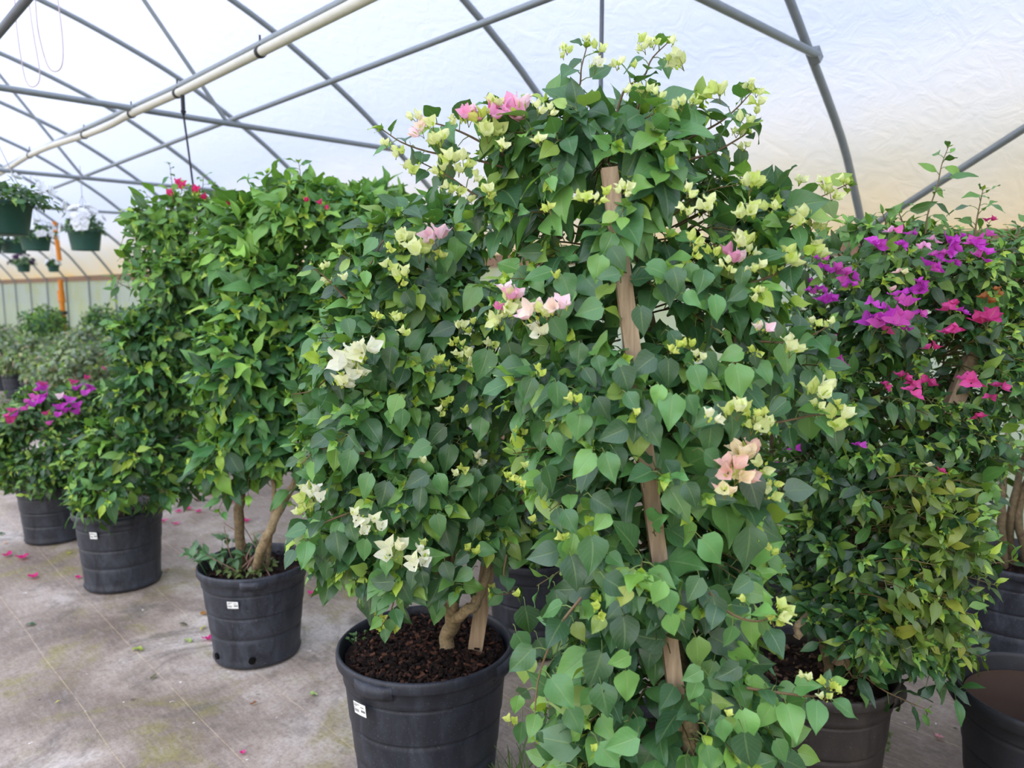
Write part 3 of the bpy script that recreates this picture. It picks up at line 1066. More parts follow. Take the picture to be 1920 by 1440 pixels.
def branches(t, base, pl, idx=None, r=.012, mat='bark', n=None):
    ids = range(len(pl.c)) if idx is None else idx
    for i in ids:
        e = pl.c[i] + np.array([rng.normal(0, .04), rng.normal(0, .04), .1 * pl.r[i][2]])
        m = base * .55 + e * .45 + np.array([rng.normal(0, .03), rng.normal(0, .03), -.03])
        trunk(t, [base, m, e], [r, r * .75, r * .35], mat, 7, 14, 'branch')

def pos_rim(x, y, h):
    q = PG(x, y, h)
    return q[0], q[1]
FEED = lambda L, t: None
# ================================================================== the tallest shrub, nearest to the camera
bx, by, bh = .31, 1.50, .45
B = thing('potted_bougainvillea', 'tallest shrub in front, heart-shaped leaves, cream bracts, one bare stake up its middle', 'potted plant', (bx, by, 0), 'bougainvillea shrubs in black nursery pots')
pot(B, bx, by, .25, bh, .2, 'pot', chips=120, handles=(-1.1, 2.1))
sk0, sk1 = P(1309, 1625, 1.38), P(1142, 316, 1.36)
stake(B, sk0, sk1, .0145, .011)
plB = Plant([(1130, 300, 235, 115, 1.56, .28), (985, 345, 120, 80, 1.60, .18), (1180, 420, 270, 140, 1.58, .30), (1190, 570, 270, 140, 1.58, .32), (1190, 720, 260, 140, 1.57, .33),
             (1200, 870, 250, 140, 1.56, .32), (1210, 1010, 235, 130, 1.55, .31), (1225, 1140, 205, 120, 1.54, .28), (1235, 1270, 220, 120, 1.52, .29), (1230, 1390, 265, 90, 1.50, .29), (1420, 690, 90, 110, 1.58, .2), (1400, 450, 100, 80, 1.58, .18)],
            'heart', 'heart', .066, .80,
            avoid=((1116, 302, 1172, 375, 1.42), (1150, 535, 1196, 580, 1.42), (1156, 615, 1200, 660, 1.42), (1184, 905, 1234, 970, 1.42), (1194, 985, 1248, 1060, 1.42), (1234, 1205, 1284, 1265, 1.42), (1266, 1345, 1318, 1420, 1.40)))
plB.leaf_len = .066
tb = np.array([.335, 1.46, bh - .06])
trunk(B, [P(1318, 1625, 1.41), P(1292, 1400, 1.36), P(1302, 1335, 1.38), P(1270, 1200, 1.5), P(1215, 900, 1.52), P(1180, 600, 1.54), P(1150, 350, 1.55)], [.017, .016, .014, .012, .009, .006], 'bark')
branches(B, P(1230, 1000, 1.5), plB, [0, 2, 3, 10, 11], .009)
branches(B, P(1280, 1300, 1.47), plB, [5, 7, 8, 9], .009)
plB.fill(300, 9, back=.5)
plB.fill(90, 8, back=.5, size=.8, length=.9, tip=False)
# leaves picked out one by one
hero(plB, [(1440, 75, 150, 100), (1800, 90, 165, 20), (1890, 140, 140, 75), (1690, 370, 160, 85), (1390, 305, 150, 165), (1215, 790, 150, 85), (1330, 960, 160, 100), (1525, 1000, 165, 160), (1655, 980, 150, 92),
           (1355, 1180, 180, 130), (1510, 1200, 175, 75), (1735, 1190, 215, 88), (1840, 660, 150, 90), (1690, 610, 160, 150), (1475, 860, 130, 60), (1380, 840, 100, 70), (1120, 1050, 110, 100), (1215, 1060, 130, 60), (960, 570, 150, 75),
           (800, 620, 175, 105), (1230, 420, 150, 60), (1050, 750, 130, 110), (1500, 110, 130, 170), (1100, 110, 160, 165), (1880, 480, 120, 60), (1590, 210, 120, 10), (1450, 620, 110, 80), (1400, 690, 120, 60), (1850, 880, 190, 100), (1760, 1010, 150, 60),
           (1270, 180, 150, 70), (1330, 560, 130, 100), (1560, 620, 110, 170), (1180, 1260, 150, 70), (1130, 1300, 130, 90), (1480, 1400, 150, 30), (1690, 480, 120, 60), (1570, 1150, 140, 60), (1780, 790, 120, 100), (1600, 700, 150, 70), (1690, 880, 140, 110), (1640, 830, 130, 60), (1720, 960, 130, 80), (1500, -60, 140, 110), (1560, 20, 150, 60), (1840, 1960, 150, 80), (1780, 1900, 140, 110), (1860, 2080, 130, 70)], 640, 480, 3)
hero(plB, [(115, 150, 140, 95), (300, 215, 125, 150), (190, 300, 150, 80), (320, 710, 195, 80), (590, 580, 170, 75), (515, 390, 130, 260, (52, 86, 40)), (150, 1040, 195, 95), (290, 960, 150, 75), (375, 1030, 110, 85), (400, 1330, 200, 75, (54, 76, 58)), (690, 810, 120, 160),
           (680, 970, 170, 75), (670, 1310, 175, -10, (100, 128, 104)), (60, 1350, 150, 60), (470, 660, 140, 60), (690, 490, 110, 150), (530, 860, 140, 140), (120, 920, 150, 140), (60, 850, 130, 60), (165, 600, 120, 60), (50, 100, 110, 80), (330, 130, 130, 100),
           (230, 880, 120, 60), (180, 1150, 140, 40), (90, 690, 150, 70), (270, 560, 130, 160), (410, 590, 90, 80), (610, 760, 100, 40), (60, 250, 120, 40), (420, 400, 110, 150)], 1280, 480, 3)
hero(plB, [(1370, 240, 175, 170, (82, 112, 92)), (1500, 230, 130, 100), (1660, 250, 205, 85), (1560, 350, 190, 75, (52, 84, 60)), (1530, 60, 140, 60), (1420, 600, 150, 80), (1290, 620, 170, 80), (1460, 520, 150, 80), (1580, 680, 110, 60, (120, 140, 60)), (1800, 420, 165, 30), (1265, 750, 150, 60),
           (1270, 890, 150, 95), (1470, 1040, 160, 75), (1720, 1070, 180, 80), (1670, 900, 210, 110, (60, 96, 62)), (1850, 990, 180, 85), (1840, 700, 200, 85), (1440, 1285, 265, 195, (92, 128, 88)), (1810, 1300, 190, 160), (1230, 1090, 100, 95), (1250, 1250, 125, 95), (1350, 1190, 110, 100), (1750, 1380, 160, 45),
           (1540, 170, 130, 280, (110, 154, 72)), (1830, 480, 110, 110, (150, 166, 70)), (1680, 640, 110, 120), (1800, 840, 130, 150), (1620, 1050, 120, 120), (1560, 1180, 150, 60), (1380, 780, 130, 60), (1880, 90, 150, 60), (1700, 60, 120, 130)], 560, 960, 3)
hero(plB, [(375, 220, 255, 90, (74, 108, 72)), (480, 110, 200, 30), (180, 220, 190, 45), (60, 440, 150, 120), (185, 570, 170, 85), (300, 560, 150, 160, (110, 158, 78)), (420, 460, 175, 10, (116, 156, 88)), (385, 680, 145, 95, (112, 160, 70)), (85, 800, 175, 85, (104, 140, 66)), (250, 910, 155, 150), (50, 920, 120, 150),
           (210, 960, 130, 30), (360, 1220, 185, 80), (265, 1195, 80, 90, (116, 150, 66)), (360, 1360, 220, 85), (650, 1240, 175, -10, (104, 146, 70)), (720, 1370, 130, 10, (120, 160, 70)), (480, 1090, 130, 100), (690, 1110, 150, 60), (160, 1150, 120, 100), (230, 1240, 130, 80), (330, 420, 130, 150), (130, 1060, 120, 60), (460, 1150, 150, 120), (560, 1350, 130, 60), (150, 1390, 130, 80), (60, 1010, 130, 110)], 1280, 960, 3)
# leading shoots against the roof, with leaves and bracts where they stand
def shoot(pl, t, xs, d0, d1, n, size=.78, r=.003):
    q = smooth_path([P(a, b, d0 + (d1 - d0) * i / max(1, len(xs) - 1)) for i, (a, b) in enumerate(xs)], 14)
    tube(pl.mb, q, np.linspace(r, r * .4, 14), 5, np.array(lin(112, 92, 66)), 1, cap=False)
    pl.along(q, n, size, np.array([0, -.8, .3]), True, .12, .5)
    return q
shoot(plB, B, [(1062, 250), (1072, 200), (1087, 160), (1090, 127), (1100, 88)], 1.5, 1.47, 9)
shoot(plB, B, [(1150, 240), (1170, 170), (1207, 143), (1222, 110), (1252, 80)], 1.5, 1.47, 9)
shoot(plB, B, [(1180, 260), (1200, 190), (1225, 165)], 1.5, 1.48, 7)
shoot(plB, B, [(1250, 280), (1337, 237), (1377, 207), (1410, 172)], 1.5, 1.5, 10)
shoot(plB, B, [(1290, 300), (1340, 285), (1385, 260), (1400, 250)], 1.48, 1.46, 7)
shoot(plB, B, [(1340, 400), (1400, 392), (1467, 390), (1520, 377), (1590, 345)], 1.5, 1.52, 11)
shoot(plB, B, [(1380, 450), (1450, 440), (1500, 420), (1545, 432)], 1.5, 1.5, 9)
shoot(plB, B, [(1000, 330), (893, 300), (813, 287), (755, 268), (717, 243)], 1.5, 1.48, 11)
shoot(plB, B, [(960, 300), (880, 255), (830, 235), (800, 230)], 1.5, 1.5, 9)
shoot(plB, B, [(1020, 290), (970, 250), (930, 220), (915, 195)], 1.5, 1.5, 9)
shoot(plB, B, [(940, 390), (890, 365), (840, 330), (790, 305)], 1.5, 1.48, 9)
shoot(plB, B, [(1420, 640), (1480, 642), (1530, 625), (1560, 605)], 1.42, 1.4, 9)
shoot(plB, B, [(1400, 800), (1470, 790), (1530, 778), (1580, 785)], 1.38, 1.36, 9)
shoot(plB, B, [(1380, 540), (1440, 520), (1480, 500), (1510, 480)], 1.42, 1.4, 8)
shoot(plB, B, [(1330, 1110), (1370, 1150), (1420, 1165), (1460, 1150)], 1.26, 1.22, 8)
shoot(plB, B, [(1400, 1290), (1470, 1300), (1530, 1305), (1560, 1285)], 1.3, 1.26, 10)
shoot(plB, B, [(1090, 1120), (1045, 1180), (1010, 1270), (1000, 1380)], 1.3, 1.26, 8)
plB.finish([M['leaf'], M['stem']], B)
E2 = []
clusters(plB, [(1265, 260, 62), (1245, 310, 35), (1445, 260, 66), (1440, 360, 74, WHITE), (1380, 210, 45), (1700, 215, 72), (1690, 268, 60), (1890, 340, 90), (1840, 330, 40), (1862, 230, 45), (1760, 240, 55), (1550, 350, 62), (1645, 355, 40), (1610, 500, 45),
               (1640, 490, 70), (1710, 500, 70), (1785, 525, 62), (1890, 575, 75), (1110, 770, 70), (1120, 600, 70), (1190, 610, 60)], 640, 0, 3, CREAM, B, -.03, default=1.47)
clusters(plB, [(405, 650, 66), (425, 725, 88, CREAM + PINK), (490, 685, 88, CREAM + PINK), (545, 785, 95), (250, 800, 52), (320, 832, 60), (305, 868, 40), (395, 940, 80), (610, 880, 95), (550, 950, 72), (705, 905, 84), (605, 1050, 72), (830, 1050, 74), (765, 985, 62), (665, 950, 62), (630, 670, 55),
               (720, 640, 105, CREAM + PINK), (862, 540, 84), (970, 570, 140, PINK), (885, 612, 105, HOT), (705, 612, 70, PINK), (840, 722, 120), (905, 810, 66), (730, 1110, 50), (670, 1070, 60), (840, 1100, 50), (760, 640, 90, LIMEB)], 640, 0, 3, CREAM, B, -.04, default=1.48)
clusters(plB, [(180, 510, 105), (60, 560, 66), (365, 470, 60), (410, 500, 62), (415, 570, 74), (420, 612, 42), (345, 665, 82), (310, 740, 52), (345, 820, 52), (385, 1020, 105), (370, 1180, 105), (490, 1150, 72), (670, 1010, 60), (790, 1010, 60), (850, 1070, 84), (910, 1010, 52), (650, 1210, 105), (735, 1250, 62), (785, 1275, 45), (620, 1430, 105),
               (760, 1410, 95), (55, 1065, 75), (130, 1150, 90), (20, 1180, 66), (75, 1330, 84), (345, 1330, 95), (285, 1420, 100, PINK), (165, 1400, 70, LIMEB), (390, 1410, 64), (80, 1420, 60, LIMEB), (800, 1060, 40)], 1280, 0, 3, CREAM, B, -.03, default=1.5)
clusters(plB, [(1350, 1095, 80), (1450, 1120, 62), (1490, 1075, 50, LIMEB), (1595, 1030, 84), (1555, 1060, 42), (1612, 1085, 40), (1160, 1170, 60, LIMEB)], 640, 0, 3, CREAM, B, -.05)
clusters(plB, [(960, 200, 105, PINK), (945, 270, 120, CREAM), (890, 270, 60, HOT), (880, 350, 110), (1070, 320, 120, PINK), (1140, 300, 84, CREAM), (1200, 265, 125, PINK), (1100, 420, 90, WHITE), (1210, 110, 50, LIMEB), (1115, 640, 60, LIMEB), (1310, 790, 70, LIMEB), (1010, 990, 55, LIMEB), (1660, 880, 40, LIMEB), (1870, 515, 54, LIMEB), (1905, 488, 40, LIMEB),
               (1035, 1175, 38), (955, 1235, 62, LIMEB), (1005, 1272, 52, LIMEB)], 640, 480, 3, CREAM, B, -.05)
clusters(plB, [(235, 30, 62), (270, 72, 52), (380, 75, 62), (430, 50, 74), (530, 85, 62, LIMEB), (430, 190, 54), (405, 232, 42), (405, 545, 62, LIMEB), (90, 555, 62), (745, 370, 62), (825, 380, 52), (620, 510, 95), (775, 735, 125), (760, 830, 62), (870, 905, 115), (885, 830, 54, LIMEB), (300, 845, 115), (175, 900, 84, WHITE), (460, 940, 105), (440, 870, 60, LIMEB), (395, 895, 62, LIMEB),
               (390, 968, 62), (350, 1080, 125, PEACH), (310, 1120, 110, PEACH), (270, 1190, 120, PEACH), (345, 1222, 120, PEACH), (240, 1300, 90, PEACH), (450, 1180, 84), (500, 1330, 84), (515, 1270, 62, LIMEB), (30, 485, 66, LIMEB), (455, 400, 80, PINK)], 1280, 480, 3, CREAM, B, -.04, default=1.4)
clusters(plB, [(505, 210, 54, LIMEB), (575, 555, 95), (520, 605, 74, LIMEB), (465, 680, 60, WHITE), (460, 580, 52, LIMEB), (690, 920, 52), (815, 955, 66, LIMEB), (860, 985, 56, LIMEB), (800, 1030, 54), (340, 500, 40, LIMEB), (260, 1130, 40, LIMEB)], 1280, 960, 3, CREAM, B, -.03, default=1.26)
clusters(plB, [(1485, 130, 64, LIMEB), (1690, 560, 74, LIMEB), (1200, 1170, 60, LIMEB), (1320, 45, 44, LIMEB), (1230, 460, 40, LIMEB), (1660, 1330, 40, LIMEB)], 560, 960, 3, LIMEB, B, -.03)

# ================================================================== the shrub left of it, in the big pot with bare compost
ax_, ay_, ah = -.25, 2.05, .45
A = thing('potted_bougainvillea', 'shrub in the big front pot with dark bare compost, forked trunk and short stake', 'potted plant', (ax_, ay_, 0), 'bougainvillea shrubs in black nursery pots')
po = pot(A, ax_, ay_, .25, ah, .2, 'pot', chips=1700, handles=(-2.05, -.35), seg=80, soil=.035, rim=.034)
sticker(po, ax_, ay_, .25, R(-128), .352, .046, .036, .2465)
st0 = PG(887, 1222, ah - .03)
stake(A, st0 - np.array([0, 0, .03]), P(915, 1060, st0[1] + .1), .021, .013)
tr0 = PG(832, 1226, ah - .035)
trunk(A, [tr0 - np.array([0, 0, .03]), tr0 + np.array([.012, .01, .05]), P(850, 1155, tr0[1] + .03), P(840, 1095, 2.0), P(835, 1000, 2.03), P(800, 800, 2.05)], [.024, .021, .023, .016, .014, .008], 'bark')
trunk(A, [P(850, 1162, tr0[1] + .03), P(872, 1145, 1.97), P(892, 1128, 1.98), P(915, 1050, 2.02), P(900, 850, 2.05)], [.017, .014, .015, .01, .007], 'bark', name='branch')
trunk(A, [P(960, 1060, 2.02), P(985, 985, 2.0), P(978, 930, 2.02), P(960, 800, 2.05)], [.009, .009, .008, .006], 'bark_dark', name='branch')
plA = Plant([(800, 450, 110, 75, 2.1, .22), (760, 540, 140, 110, 2.08, .28), (740, 660, 170, 125, 2.07, .32), (730, 790, 165, 125, 2.06, .33), (770, 900, 190, 115, 2.05, .32), (780, 1010, 195, 85, 2.03, .28), (900, 680, 130, 190, 2.08, .26), (920, 960, 90, 120, 2.05, .2), (640, 990, 90, 70, 1.98, .18)],
            'heart', 'heart', .068, .74)
plA.leaf_len = .07
branches(A, P(845, 1080, 2.0), plA, [1, 2, 3, 4, 5, 6, 8], .009)
plA.fill(250, 9, back=.5)
plA.fill(80, 8, back=.5, size=.85, length=.9, tip=False)
hero(plA, [(780, 980, 135, 95), (600, 1150, 165, 95), (340, 930, 125, 95), (560, 760, 140, 140), (130, 1300, 150, 110), (415, 1270, 150, 150), (570, 1290, 130, 60), (240, 1350, 150, 100), (440, 1380, 140, 100), (40, 1170, 150, 100), (730, 780, 90, 100), (840, 770, 150, 100), (520, 1010, 150, 140), (430, 1090, 140, 160), (300, 850, 130, 110),
           (480, 560, 130, 120), (390, 250, 110, 60), (560, 240, 120, 80), (510, 30, 100, 70), (590, 30, 120, 85), (270, 590, 140, 100), (90, 680, 160, 140), (560, 420, 150, 160), (720, 240, 160, 130), (740, 1260, 120, 110), (860, 1290, 110, 80), (690, 1270, 110, 140), (770, 1350, 130, 95), (40, 410, 110, 80), (140, 130, 90, 80)], 640, 480, 3)
hero(plA, [(840, 345, 120, 70), (920, 360, 120, 150), (790, 80, 125, 75), (220, 200, 155, 80), (155, 340, 110, 100), (370, 220, 125, 95), (460, 400, 145, 170), (610, 460, 140, 60), (450, 510, 130, 140), (590, 580, 120, 20), (780, 580, 125, 100), (905, 265, 105, 150), (740, 510, 110, 110), (1000, 100, 120, 90), (1240, 275, 105, 0), (70, 110, 130, 140), (30, 260, 100, 110), (1010, 480, 100, 80), (700, 390, 100, 80),
           (490, 310, 120, 100), (560, 250, 110, 60), (300, 130, 120, 80), (1060, 210, 110, 0), (640, 380, 120, 100), (860, 470, 90, 70)], 560, 960, 3)
shoot(plA, A, [(650, 560), (610, 520), (585, 500)], 1.9, 1.88, 7)
shoot(plA, A, [(700, 700), (640, 690), (590, 730), (545, 740)], 1.85, 1.82, 8)
shoot(plA, A, [(690, 850), (640, 850), (600, 840), (565, 870)], 1.8, 1.78, 8)
shoot(plA, A, [(660, 960), (610, 980), (575, 1010), (560, 1045)], 1.82, 1.8, 9)
shoot(plA, A, [(770, 1040), (745, 1090), (735, 1140), (715, 1175)], 1.82, 1.76, 9)
shoot(plA, A, [(760, 430), (720, 450), (690, 500), (640, 520)], 1.9, 1.9, 8)
shoot(plA, A, [(950, 1040), (945, 1080), (960, 1110), (925, 1115)], 1.85, 1.8, 5)
plA.finish([M['leaf'], M['stem']], A)
clusters(plA, [(345, 1340, 92), (430, 1405, 110), (515, 1315, 130, PINK), (270, 1400, 54, LIMEB), (545, 1425, 66, LIMEB)], 640, 0, 3, CREAM, A, -.04)
clusters(plA, [(265, 40, 74), (335, 92, 84), (335, 145, 54, LIMEB), (15, 105, 46), (300, 330, 62), (340, 335, 40, LIMEB), (355, 420, 62), (200, 335, 54, LIMEB), (30, 590, 150, WHITE), (130, 530, 130, WHITE), (75, 620, 110, WHITE), (15, 690, 90, WHITE), (680, 390, 64), (712, 412, 42, LIMEB), (740, 360, 42, LIMEB), (630, 482, 52, LIMEB), (690, 505, 54), (650, 547, 52), (548, 595, 74, LIMEB), (610, 622, 52, LIMEB),
               (850, 485, 72), (715, 580, 84), (600, 800, 52, LIMEB), (580, 828, 42, LIMEB), (560, 876, 52), (700, 866, 42, LIMEB), (770, 1135, 66, WHITE), (640, 1226, 42), (690, 1200, 52, LIMEB), (465, 1150, 40), (-85, 145, 66), (-95, 60, 54)], 640, 480, 3, CREAM, A, -.04)
clusters(plA, [(335, 20, 74, WHITE), (370, 75, 84, WHITE), (440, 65, 84, WHITE), (530, 205, 120, WHITE), (690, 225, 74, WHITE), (700, 170, 44), (670, 280, 90, WHITE), (450, 590, 62, LIMEB), (470, 650, 62, LIMEB), (545, 652, 44, LIMEB), (500, 668, 44, LIMEB), (945, 205, 44, LIMEB), (1000, 215, 44, LIMEB), (1090, 430, 44, LIMEB), (1220, 460, 34), (40, -95, 100, CREAM), (60, -125, 80, WHITE), (115, -110, 80, WHITE), (10, -50, 76, CREAM), (0, -5, 60, CREAM), (60, -30, 60)], 560, 960, 3, CREAM, A, -.05)
def weed(t, c, n, size, name='weed', spread=.03, tint=(92, 132, 70)):
    mb = MB()
    c = np.asarray(c)
    for k in range(n):
        a = rng.random() * 6.28
        o = np.array([math.cos(a), math.sin(a), 0])
        b = c + o * spread * rng.random()
        e = b + o * size * .5 + np.array([0, 0, size * rng.uniform(.4, 1)])
        twig(mb, b, e, .0012, .0007, np.array(lin(tint)), 1)
        for j in range(3):
            leaves(mb, e, o * .6 + rng.normal(0, .5, 3), np.array([0, -.3, 1]), size * .4, size * .25, np.array(lin(tint)) * rng.uniform(.7, 1.2), 'ovate', .3, .2, .05, 5, 3)
    return mb.build(name, [M['leaf'], M['stem']], t)
weed(A, PG(676, 1208, ah - .035), 9, .03, spread=.02)
weed(A, PG(757, 1250, ah - .028), 2, .014, spread=.008)

# ================================================================== third in the row: leaning bare trunk, weeds in the pot
cx, cy, ch = -1.03, 2.87, .385
C3 = thing('potted_bougainvillea', 'green shrub with pointed leaves in labelled pot, bare leaning trunk rising over weeds', 'potted plant', (cx, cy, 0), 'bougainvillea shrubs in black nursery pots')
po = pot(C3, cx, cy, .212, ch, .168, 'pot_dusty', chips=140, handles=(-1.25, 2.2), soil=.045, rim=.03)
sticker(po, cx, cy, .212, R(-94.5), .283, .042, .028, .1985)
for a in (-132, -78):
    mb = MB()
    aa = R(a)
    cc = np.array([cx + math.cos(aa) * .171, cy + math.sin(aa) * .171, .045])
    tube(mb, [cc - np.array([math.cos(aa), math.sin(aa), 0]) * .01, cc + np.array([math.cos(aa), math.sin(aa), 0]) * .003], .013, 14)
    mb.build('drain_hole', M['hole'], po)
plC = Plant([(570, 425, 130, 75, 2.98, .30), (690, 440, 110, 80, 3.0, .28), (470, 470, 85, 75, 2.95, .24), (540, 560, 145, 105, 2.95, .34), (640, 640, 120, 130, 2.98, .3), (500, 690, 125, 100, 2.92, .32), (510, 790, 100, 75, 2.92, .26), (440, 850, 60, 50, 2.9, .18), (590, 800, 60, 90, 2.98, .2)],
            'ovate', 'large', .1, .52, rows=8)
plC.leaf_len = .098
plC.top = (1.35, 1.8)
b0 = np.array([cx + .01, cy - .03, ch - .05])
trunk(C3, [b0, P(497, 1015, 2.84), P(522, 960, 2.84), P(556, 890, 2.88), P(590, 760, 2.95)], [.017, .018, .017, .014, .009], 'bark')
trunk(C3, [b0 + np.array([-.06, .05, 0]), P(448, 1000, 2.92), P(452, 930, 2.92), P(460, 850, 2.92), P(500, 650, 2.95)], [.02, .02, .019, .016, .008], 'bark_dark')
trunk(C3, [b0 + np.array([.04, .02, 0]), P(515, 935, 2.88), P(503, 880, 2.88), P(490, 800, 2.9), P(540, 560, 2.95)], [.009, .008, .008, .006], 'bark', name='branch')
branches(C3, P(475, 830, 2.92), plC, [0, 1, 2, 3, 4, 5], .01, 'bark_dark')
for k in range(16):
    e = b0 + np.array([rng.uniform(-.14, .12), rng.uniform(-.12, .05), rng.uniform(.08, .26)])
    mb = MB(); tube(mb, smooth_path([b0 + np.array([rng.uniform(-.08, .1), rng.uniform(-.06, .03), 0]), (b0 + e) / 2 + rng.normal(0, .02, 3), e], 8), np.linspace(.0035, .0015, 8), 5, np.array(lin(150, 120, 108)))
    mb.build('twig', M['stem'], C3)
plC.fill(270, 9, back=.45)
plC.fill(60, 8, back=.5, length=.9, tip=False)
for xs in ([(500, 380), (498, 345), (500, 325)], [(560, 370), (563, 330), (560, 305)], [(610, 385), (612, 360), (614, 345)], [(690, 390), (680, 365), (675, 350)], [(720, 385), (722, 360), (735, 350)], [(590, 420), (595, 385), (600, 372)], [(420, 420), (400, 395), (392, 385)], [(545, 380), (530, 355), (520, 345)], [(650, 395), (655, 370), (650, 350)]):
    shoot(plC, C3, xs, 2.9, 2.9, 7, .62, .0022)
for xs in ([(460, 800), (425, 860), (395, 905)], [(480, 820), (440, 895), (410, 955)], [(570, 840), (552, 900), (545, 940)], [(500, 800), (470, 870), (465, 930)]):
    shoot(plC, C3, xs, 2.88, 2.82, 8, .95, .0024)
plC.finish([M['leaf_large'], M['stem']], C3, droop=.3, wave=.07)
clusters(plC, [(600, 380, 10), (613, 390, 9), (575, 372, 10), (430, 382, 9)], 0, 0, 1, RED, C3, -.03, default=2.9)
weed(C3, np.array([cx - .11, cy - .02, ch - .05]), 26, .11, spread=.09, tint=(84, 124, 80))
weed(C3, np.array([cx + .01, cy - .07, ch - .05]), 30, .06, spread=.08, tint=(110, 130, 70))

# ================================================================== fourth: tall tapering green shrub
dx, dy, dh = -1.95, 3.60, .39
D4 = thing('potted_bougainvillea', 'tall green shrub with red bracts at its top, leaves hiding its pot rim', 'potted plant', (dx, dy, 0), 'bougainvillea shrubs in black nursery pots')
po = pot(D4, dx, dy, .205, dh, .175, 'pot_dusty', chips=20, handles=(-1.0, 2.2), soil=.045, rim=.03)
sticker(po, dx, dy, .205, R(-97), .305, .036, .034, .1945)
plD = Plant([(345, 425, 95, 75, 3.68, .28), (300, 470, 60, 60, 3.65, .2), (345, 530, 95, 90, 3.68, .32), (320, 640, 95, 90, 3.66, .32), (300, 740, 100, 85, 3.62, .32), (265, 840, 105, 85, 3.58, .32), (240, 915, 100, 48, 3.5, .26), (400, 480, 70, 100, 3.75, .3), (360, 850, 50, 90, 3.65, .2), (385, 650, 70, 120, 3.72, .26)],
            'ovate', 'ovate', .085, .5, rows=7)
plD.leaf_len = .082
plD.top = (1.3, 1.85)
b0 = np.array([dx, dy, dh - .05])
trunk(D4, [b0, P(255, 850, 3.6), P(310, 650, 3.66), P(340, 430, 3.68)], [.02, .018, .013, .007], 'bark_dark')
branches(D4, P(270, 800, 3.6), plD, [1, 2, 3, 4, 5, 8], .009, 'bark_dark')
plD.fill(330, 9, back=.45)
plD.fill(60, 8, back=.5, length=.9, tip=False)
for xs in ([(325, 380), (322, 340), (318, 308)], [(335, 390), (340, 360), (345, 348)], [(275, 430), (262, 400), (257, 370)], [(375, 385), (380, 350), (382, 330)], [(400, 395), (405, 365), (402, 345)], [(265, 470), (255, 445), (250, 430)], [(430, 400), (436, 380), (440, 365)]):
    shoot(plD, D4, xs, 3.6, 3.6, 7, .62, .0024)
for xs in ([(270, 600), (235, 598), (205, 600)], [(260, 540), (230, 535), (212, 520)], [(250, 480), (225, 520), (215, 560)]):
    shoot(plD, D4, xs, 3.9, 4.0, 6, .8, .0024)
plD.finish([M['leaf_large'], M['stem']], D4, droop=.3, wave=.05)
clusters(plD, [(343, 346, 17), (366, 358, 18), (318, 360, 13), (383, 370, 12), (425, 382, 9), (334, 343, 12)], 0, 0, 1, RED, D4, -.06, default=3.55)

# ================================================================== fifth: low rounded shrub with purple bracts
ex, ey, eh = -2.70, 4.27, .34
E5 = thing('potted_bougainvillea', 'low rounded shrub covered in purple bracts at the left end of the row', 'potted plant', (ex, ey, 0), 'bougainvillea shrubs in black nursery pots')
pot(E5, ex, ey, .185, eh, .155, 'pot_dusty', chips=10, soil=.04, rim=.025)
plE = Plant([(95, 800, 105, 80, 4.3, .38), (40, 850, 70, 70, 4.25, .3), (160, 830, 60, 95, 4.35, .3), (110, 880, 100, 50, 4.2, .3), (150, 760, 50, 40, 4.35, .2)], 'ovate', 'small', .06, .52, rows=6, cols=3)
plE.leaf_len = .058
b0 = np.array([ex, ey, eh - .04])
trunk(E5, [b0, P(98, 890, 4.3), P(95, 800, 4.3)], [.016, .014, .008], 'bark_dark')
branches(E5, P(98, 880, 4.28), plE, None, .008, 'bark_dark')
plE.fill(330, 10, back=.5)
plE.finish([M['leaf_small'], M['stem']], E5, droop=.3)
clusters(plE, [(330, 890, 80), (410, 900, 85), (370, 870, 70), (390, 960, 80), (310, 970, 70), (260, 1015, 70), (220, 1075, 75), (300, 1050, 70), (360, 1020, 70), (110, 1110, 70, ROSE), (145, 1140, 75), (90, 1180, 80, ROSE), (410, 1125, 60, ROSE), (440, 1210, 60), (630, 1010, 80), (690, 1050, 80), (690, 1110, 75), (540, 1080, 80), (590, 1090, 80), (525, 1140, 85), (680, 885, 80), (660, 850, 55, ROSE), (790, 890, 85),
               (770, 955, 70), (775, 810, 50, ROSE), (950, 720, 50, ROSE), (960, 960, 46, ROSE), (540, 970, 60, PINK), (380, 850, 60, ROSE), (60, 1150, 50, ROSE)], 0, 540, 4.8, MAG, E5, -.05, .8, default=4.1, green=False)

# ================================================================== right: shrub with magenta bracts and a leaning stake
fx, fy, fh = .865, 1.98, .41
F6 = thing('potted_bougainvillea', 'bushy small-leaved shrub with magenta bracts and a leaning stake, right of the tallest', 'potted plant', (fx, fy, 0), 'bougainvillea shrubs in black nursery pots')
pot(F6, fx, fy, .2, fh, .165, 'pot_brown', chips=260, handles=(-2.6, -.6), soil=.04, rim=.03, soil_cols=[(84, 66, 50), (56, 42, 34), (110, 88, 66), (44, 34, 28)])
stake(F6, P(1575, 1250, 2.0), P(1908, 478, 2.05), .022, .012)
plF = Plant([(1620, 490, 110, 70, 2.12, .24), (1740, 510, 150, 90, 2.15, .3), (1860, 540, 110, 110, 2.2, .3), (1600, 600, 115, 90, 2.1, .28), (1740, 650, 150, 110, 2.15, .32), (1870, 690, 100, 120, 2.2, .28), (1590, 740, 130, 100, 2.1, .3), (1720, 810, 140, 110, 2.14, .3), (1580, 880, 130, 100, 2.1, .3), (1700, 950, 125, 110, 2.12, .3), (1575, 1020, 125, 100, 2.08, .28), (1690, 1080, 110, 100, 2.1, .26), (1570, 1140, 110, 70, 2.04, .24), (1670, 1190, 100, 60, 2.06, .2)],
            'ovate', 'small', .05, .5, avoid=((1790, 655, 1830, 750, 2.0),), rows=6, cols=3)
